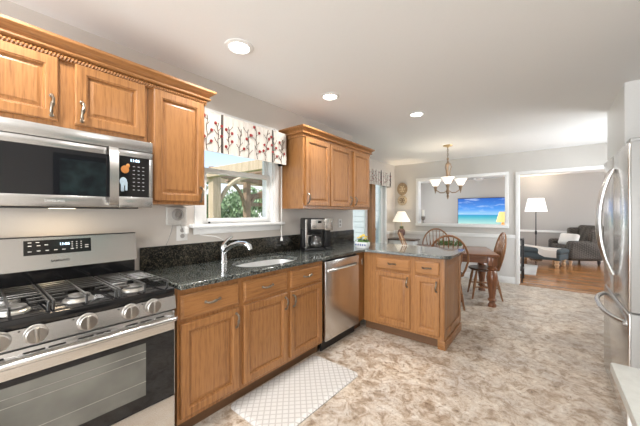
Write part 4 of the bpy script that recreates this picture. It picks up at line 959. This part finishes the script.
for sx in (-1, 1):
    m = MB(); m.box(sx * .37 - .075, sx * .37 + .075, .04, .42, .48, .93, .07, 5); m.build('wing', TWEED, AC)
AC.rotation_euler = (0, 0, -1.05)
PL = thing('throw_pillow', 'white square throw pillow resting on the tweed armchair', 'pillow', (.42, 9.84, .64), -.75)
m = MB(); R_ = []
for i in range(-4, 5):
    t_2 = i / 4; w_ = .23 * (1 - .22 * abs(t_2) ** 4); k = (1 - abs(t_2) ** 2.2); R_.append([(x * (.6 + .4 * (1 - abs(t_2) ** 3)), t_2 * .085, z * (.6 + .4 * (1 - abs(t_2) ** 3))) for x, z in rrect(-.23, .23, -.21, .21, .05)])
m.rings(R_); o = m.build('pillow_cover', PILLOW, PL, sharp=60); PL.rotation_euler = (-.35, 0, -.75); PL.scale = (1, 1, .72)
OT = thing('ottoman', 'long dark teal ottoman bench on turned wooden legs', 'ottoman', (-.16, 9.30, 0), -.32)
m = MB(); m.box(-.50, .50, -.29, .29, .17, .32, .03, 3); m.build('base', OTTO, OT)
m = MB(); m.box(-.52, .52, -.31, .31, .31, .44, .06, 4); m.build('cushion', OTTO, OT)
for sx in (-1, 1):
    for sy in (-1, 1): MB().lathe([(.0, 0), (.030, 0), (.040, .03), (.050, .07), (.030, .10), (.045, .13), (.045, .17), (.0, .17)], (sx * .42, sy * .22, 0), 14).build('leg', LEGW, OT)
m = MB(); R_ = []
for k in range(9):
    q = k / 8; x_ = -.49 + .93 * q; yf = .02 - .30 * min(1, q / .62); hang = .445 - (.20 * min(1, (q - .55) / .1) if q > .55 else 0); yb = yf + .36 - .10 * q
    top = [(x_, yb, .447), (x_, (yf + yb) / 2, .452), (x_, yf, .449), (x_, yf - (.045 if q > .55 else .002), min(.447, hang + .16)), (x_, yf - (.050 if q > .55 else .004), hang)]
    R_.append(top + [(a, b + .004, c - .008) for a, b, c in reversed(top)])
m.rings(R_); o = m.build('throw_blanket', THROW); o.location = (-.16, 9.30, .006); o.rotation_euler = (0, 0, -.32); tag(o, 'cream throw blanket draped across the teal ottoman', 'blanket')
m = MB(); m.box(-3.2, -.20, 7.55, 9.0, .001, .012, .004); tag(m.build('area_rug', plain('rug', (.50, .50, .49), .95, bump=.3, bscale=100)), 'pale grey area rug on the living room planks', 'rug')
SD = thing('side_table', 'black metal side table just inside the passage to the living room', 'table', (-.62, 6.86, 0))
m = MB(); m.box(-.25, .245, -.22, .22, .80, .825, .004); m.build('table_top', BLACKM, SD)
for x_ in (-.25, .22):
    for y_ in (-.22, .195): MB().box(x_, x_ + .025, y_, y_ + .025, 0, .80, .003).build('leg', BLACKM, SD)
m = MB(); m.box(-.25, .245, -.22, .22, .22, .24, .003); m.build('shelf', BLACKM, SD)
FN = thing('ceiling_fan', 'white ceiling fan in the living room beyond the cut-out', 'fan', (-1.45, 8.6, 0), .2)
MB().lathe([(.0, 2.449), (.08, 2.449), (.06, 2.40), (.015, 2.39), (.015, 2.32), (.10, 2.30), (.11, 2.22), (.05, 2.19), (.0, 2.19)], n=20).build('motor', WHITE, FN)
for k in range(4):
    M_ = Matrix.Rotation(k * PI / 2, 4, 'Z') @ Matrix.Translation((.12, 0, 2.245)) @ Matrix.Rotation(.2, 4, 'X'); B(0, .52, -.065, .065, -.005, .005, .004, 1, M=M_).build('blade', plain('fan_blade', (.42, .42, .42), .5) if k == 0 else bpy.data.materials['fan_blade'], FN)
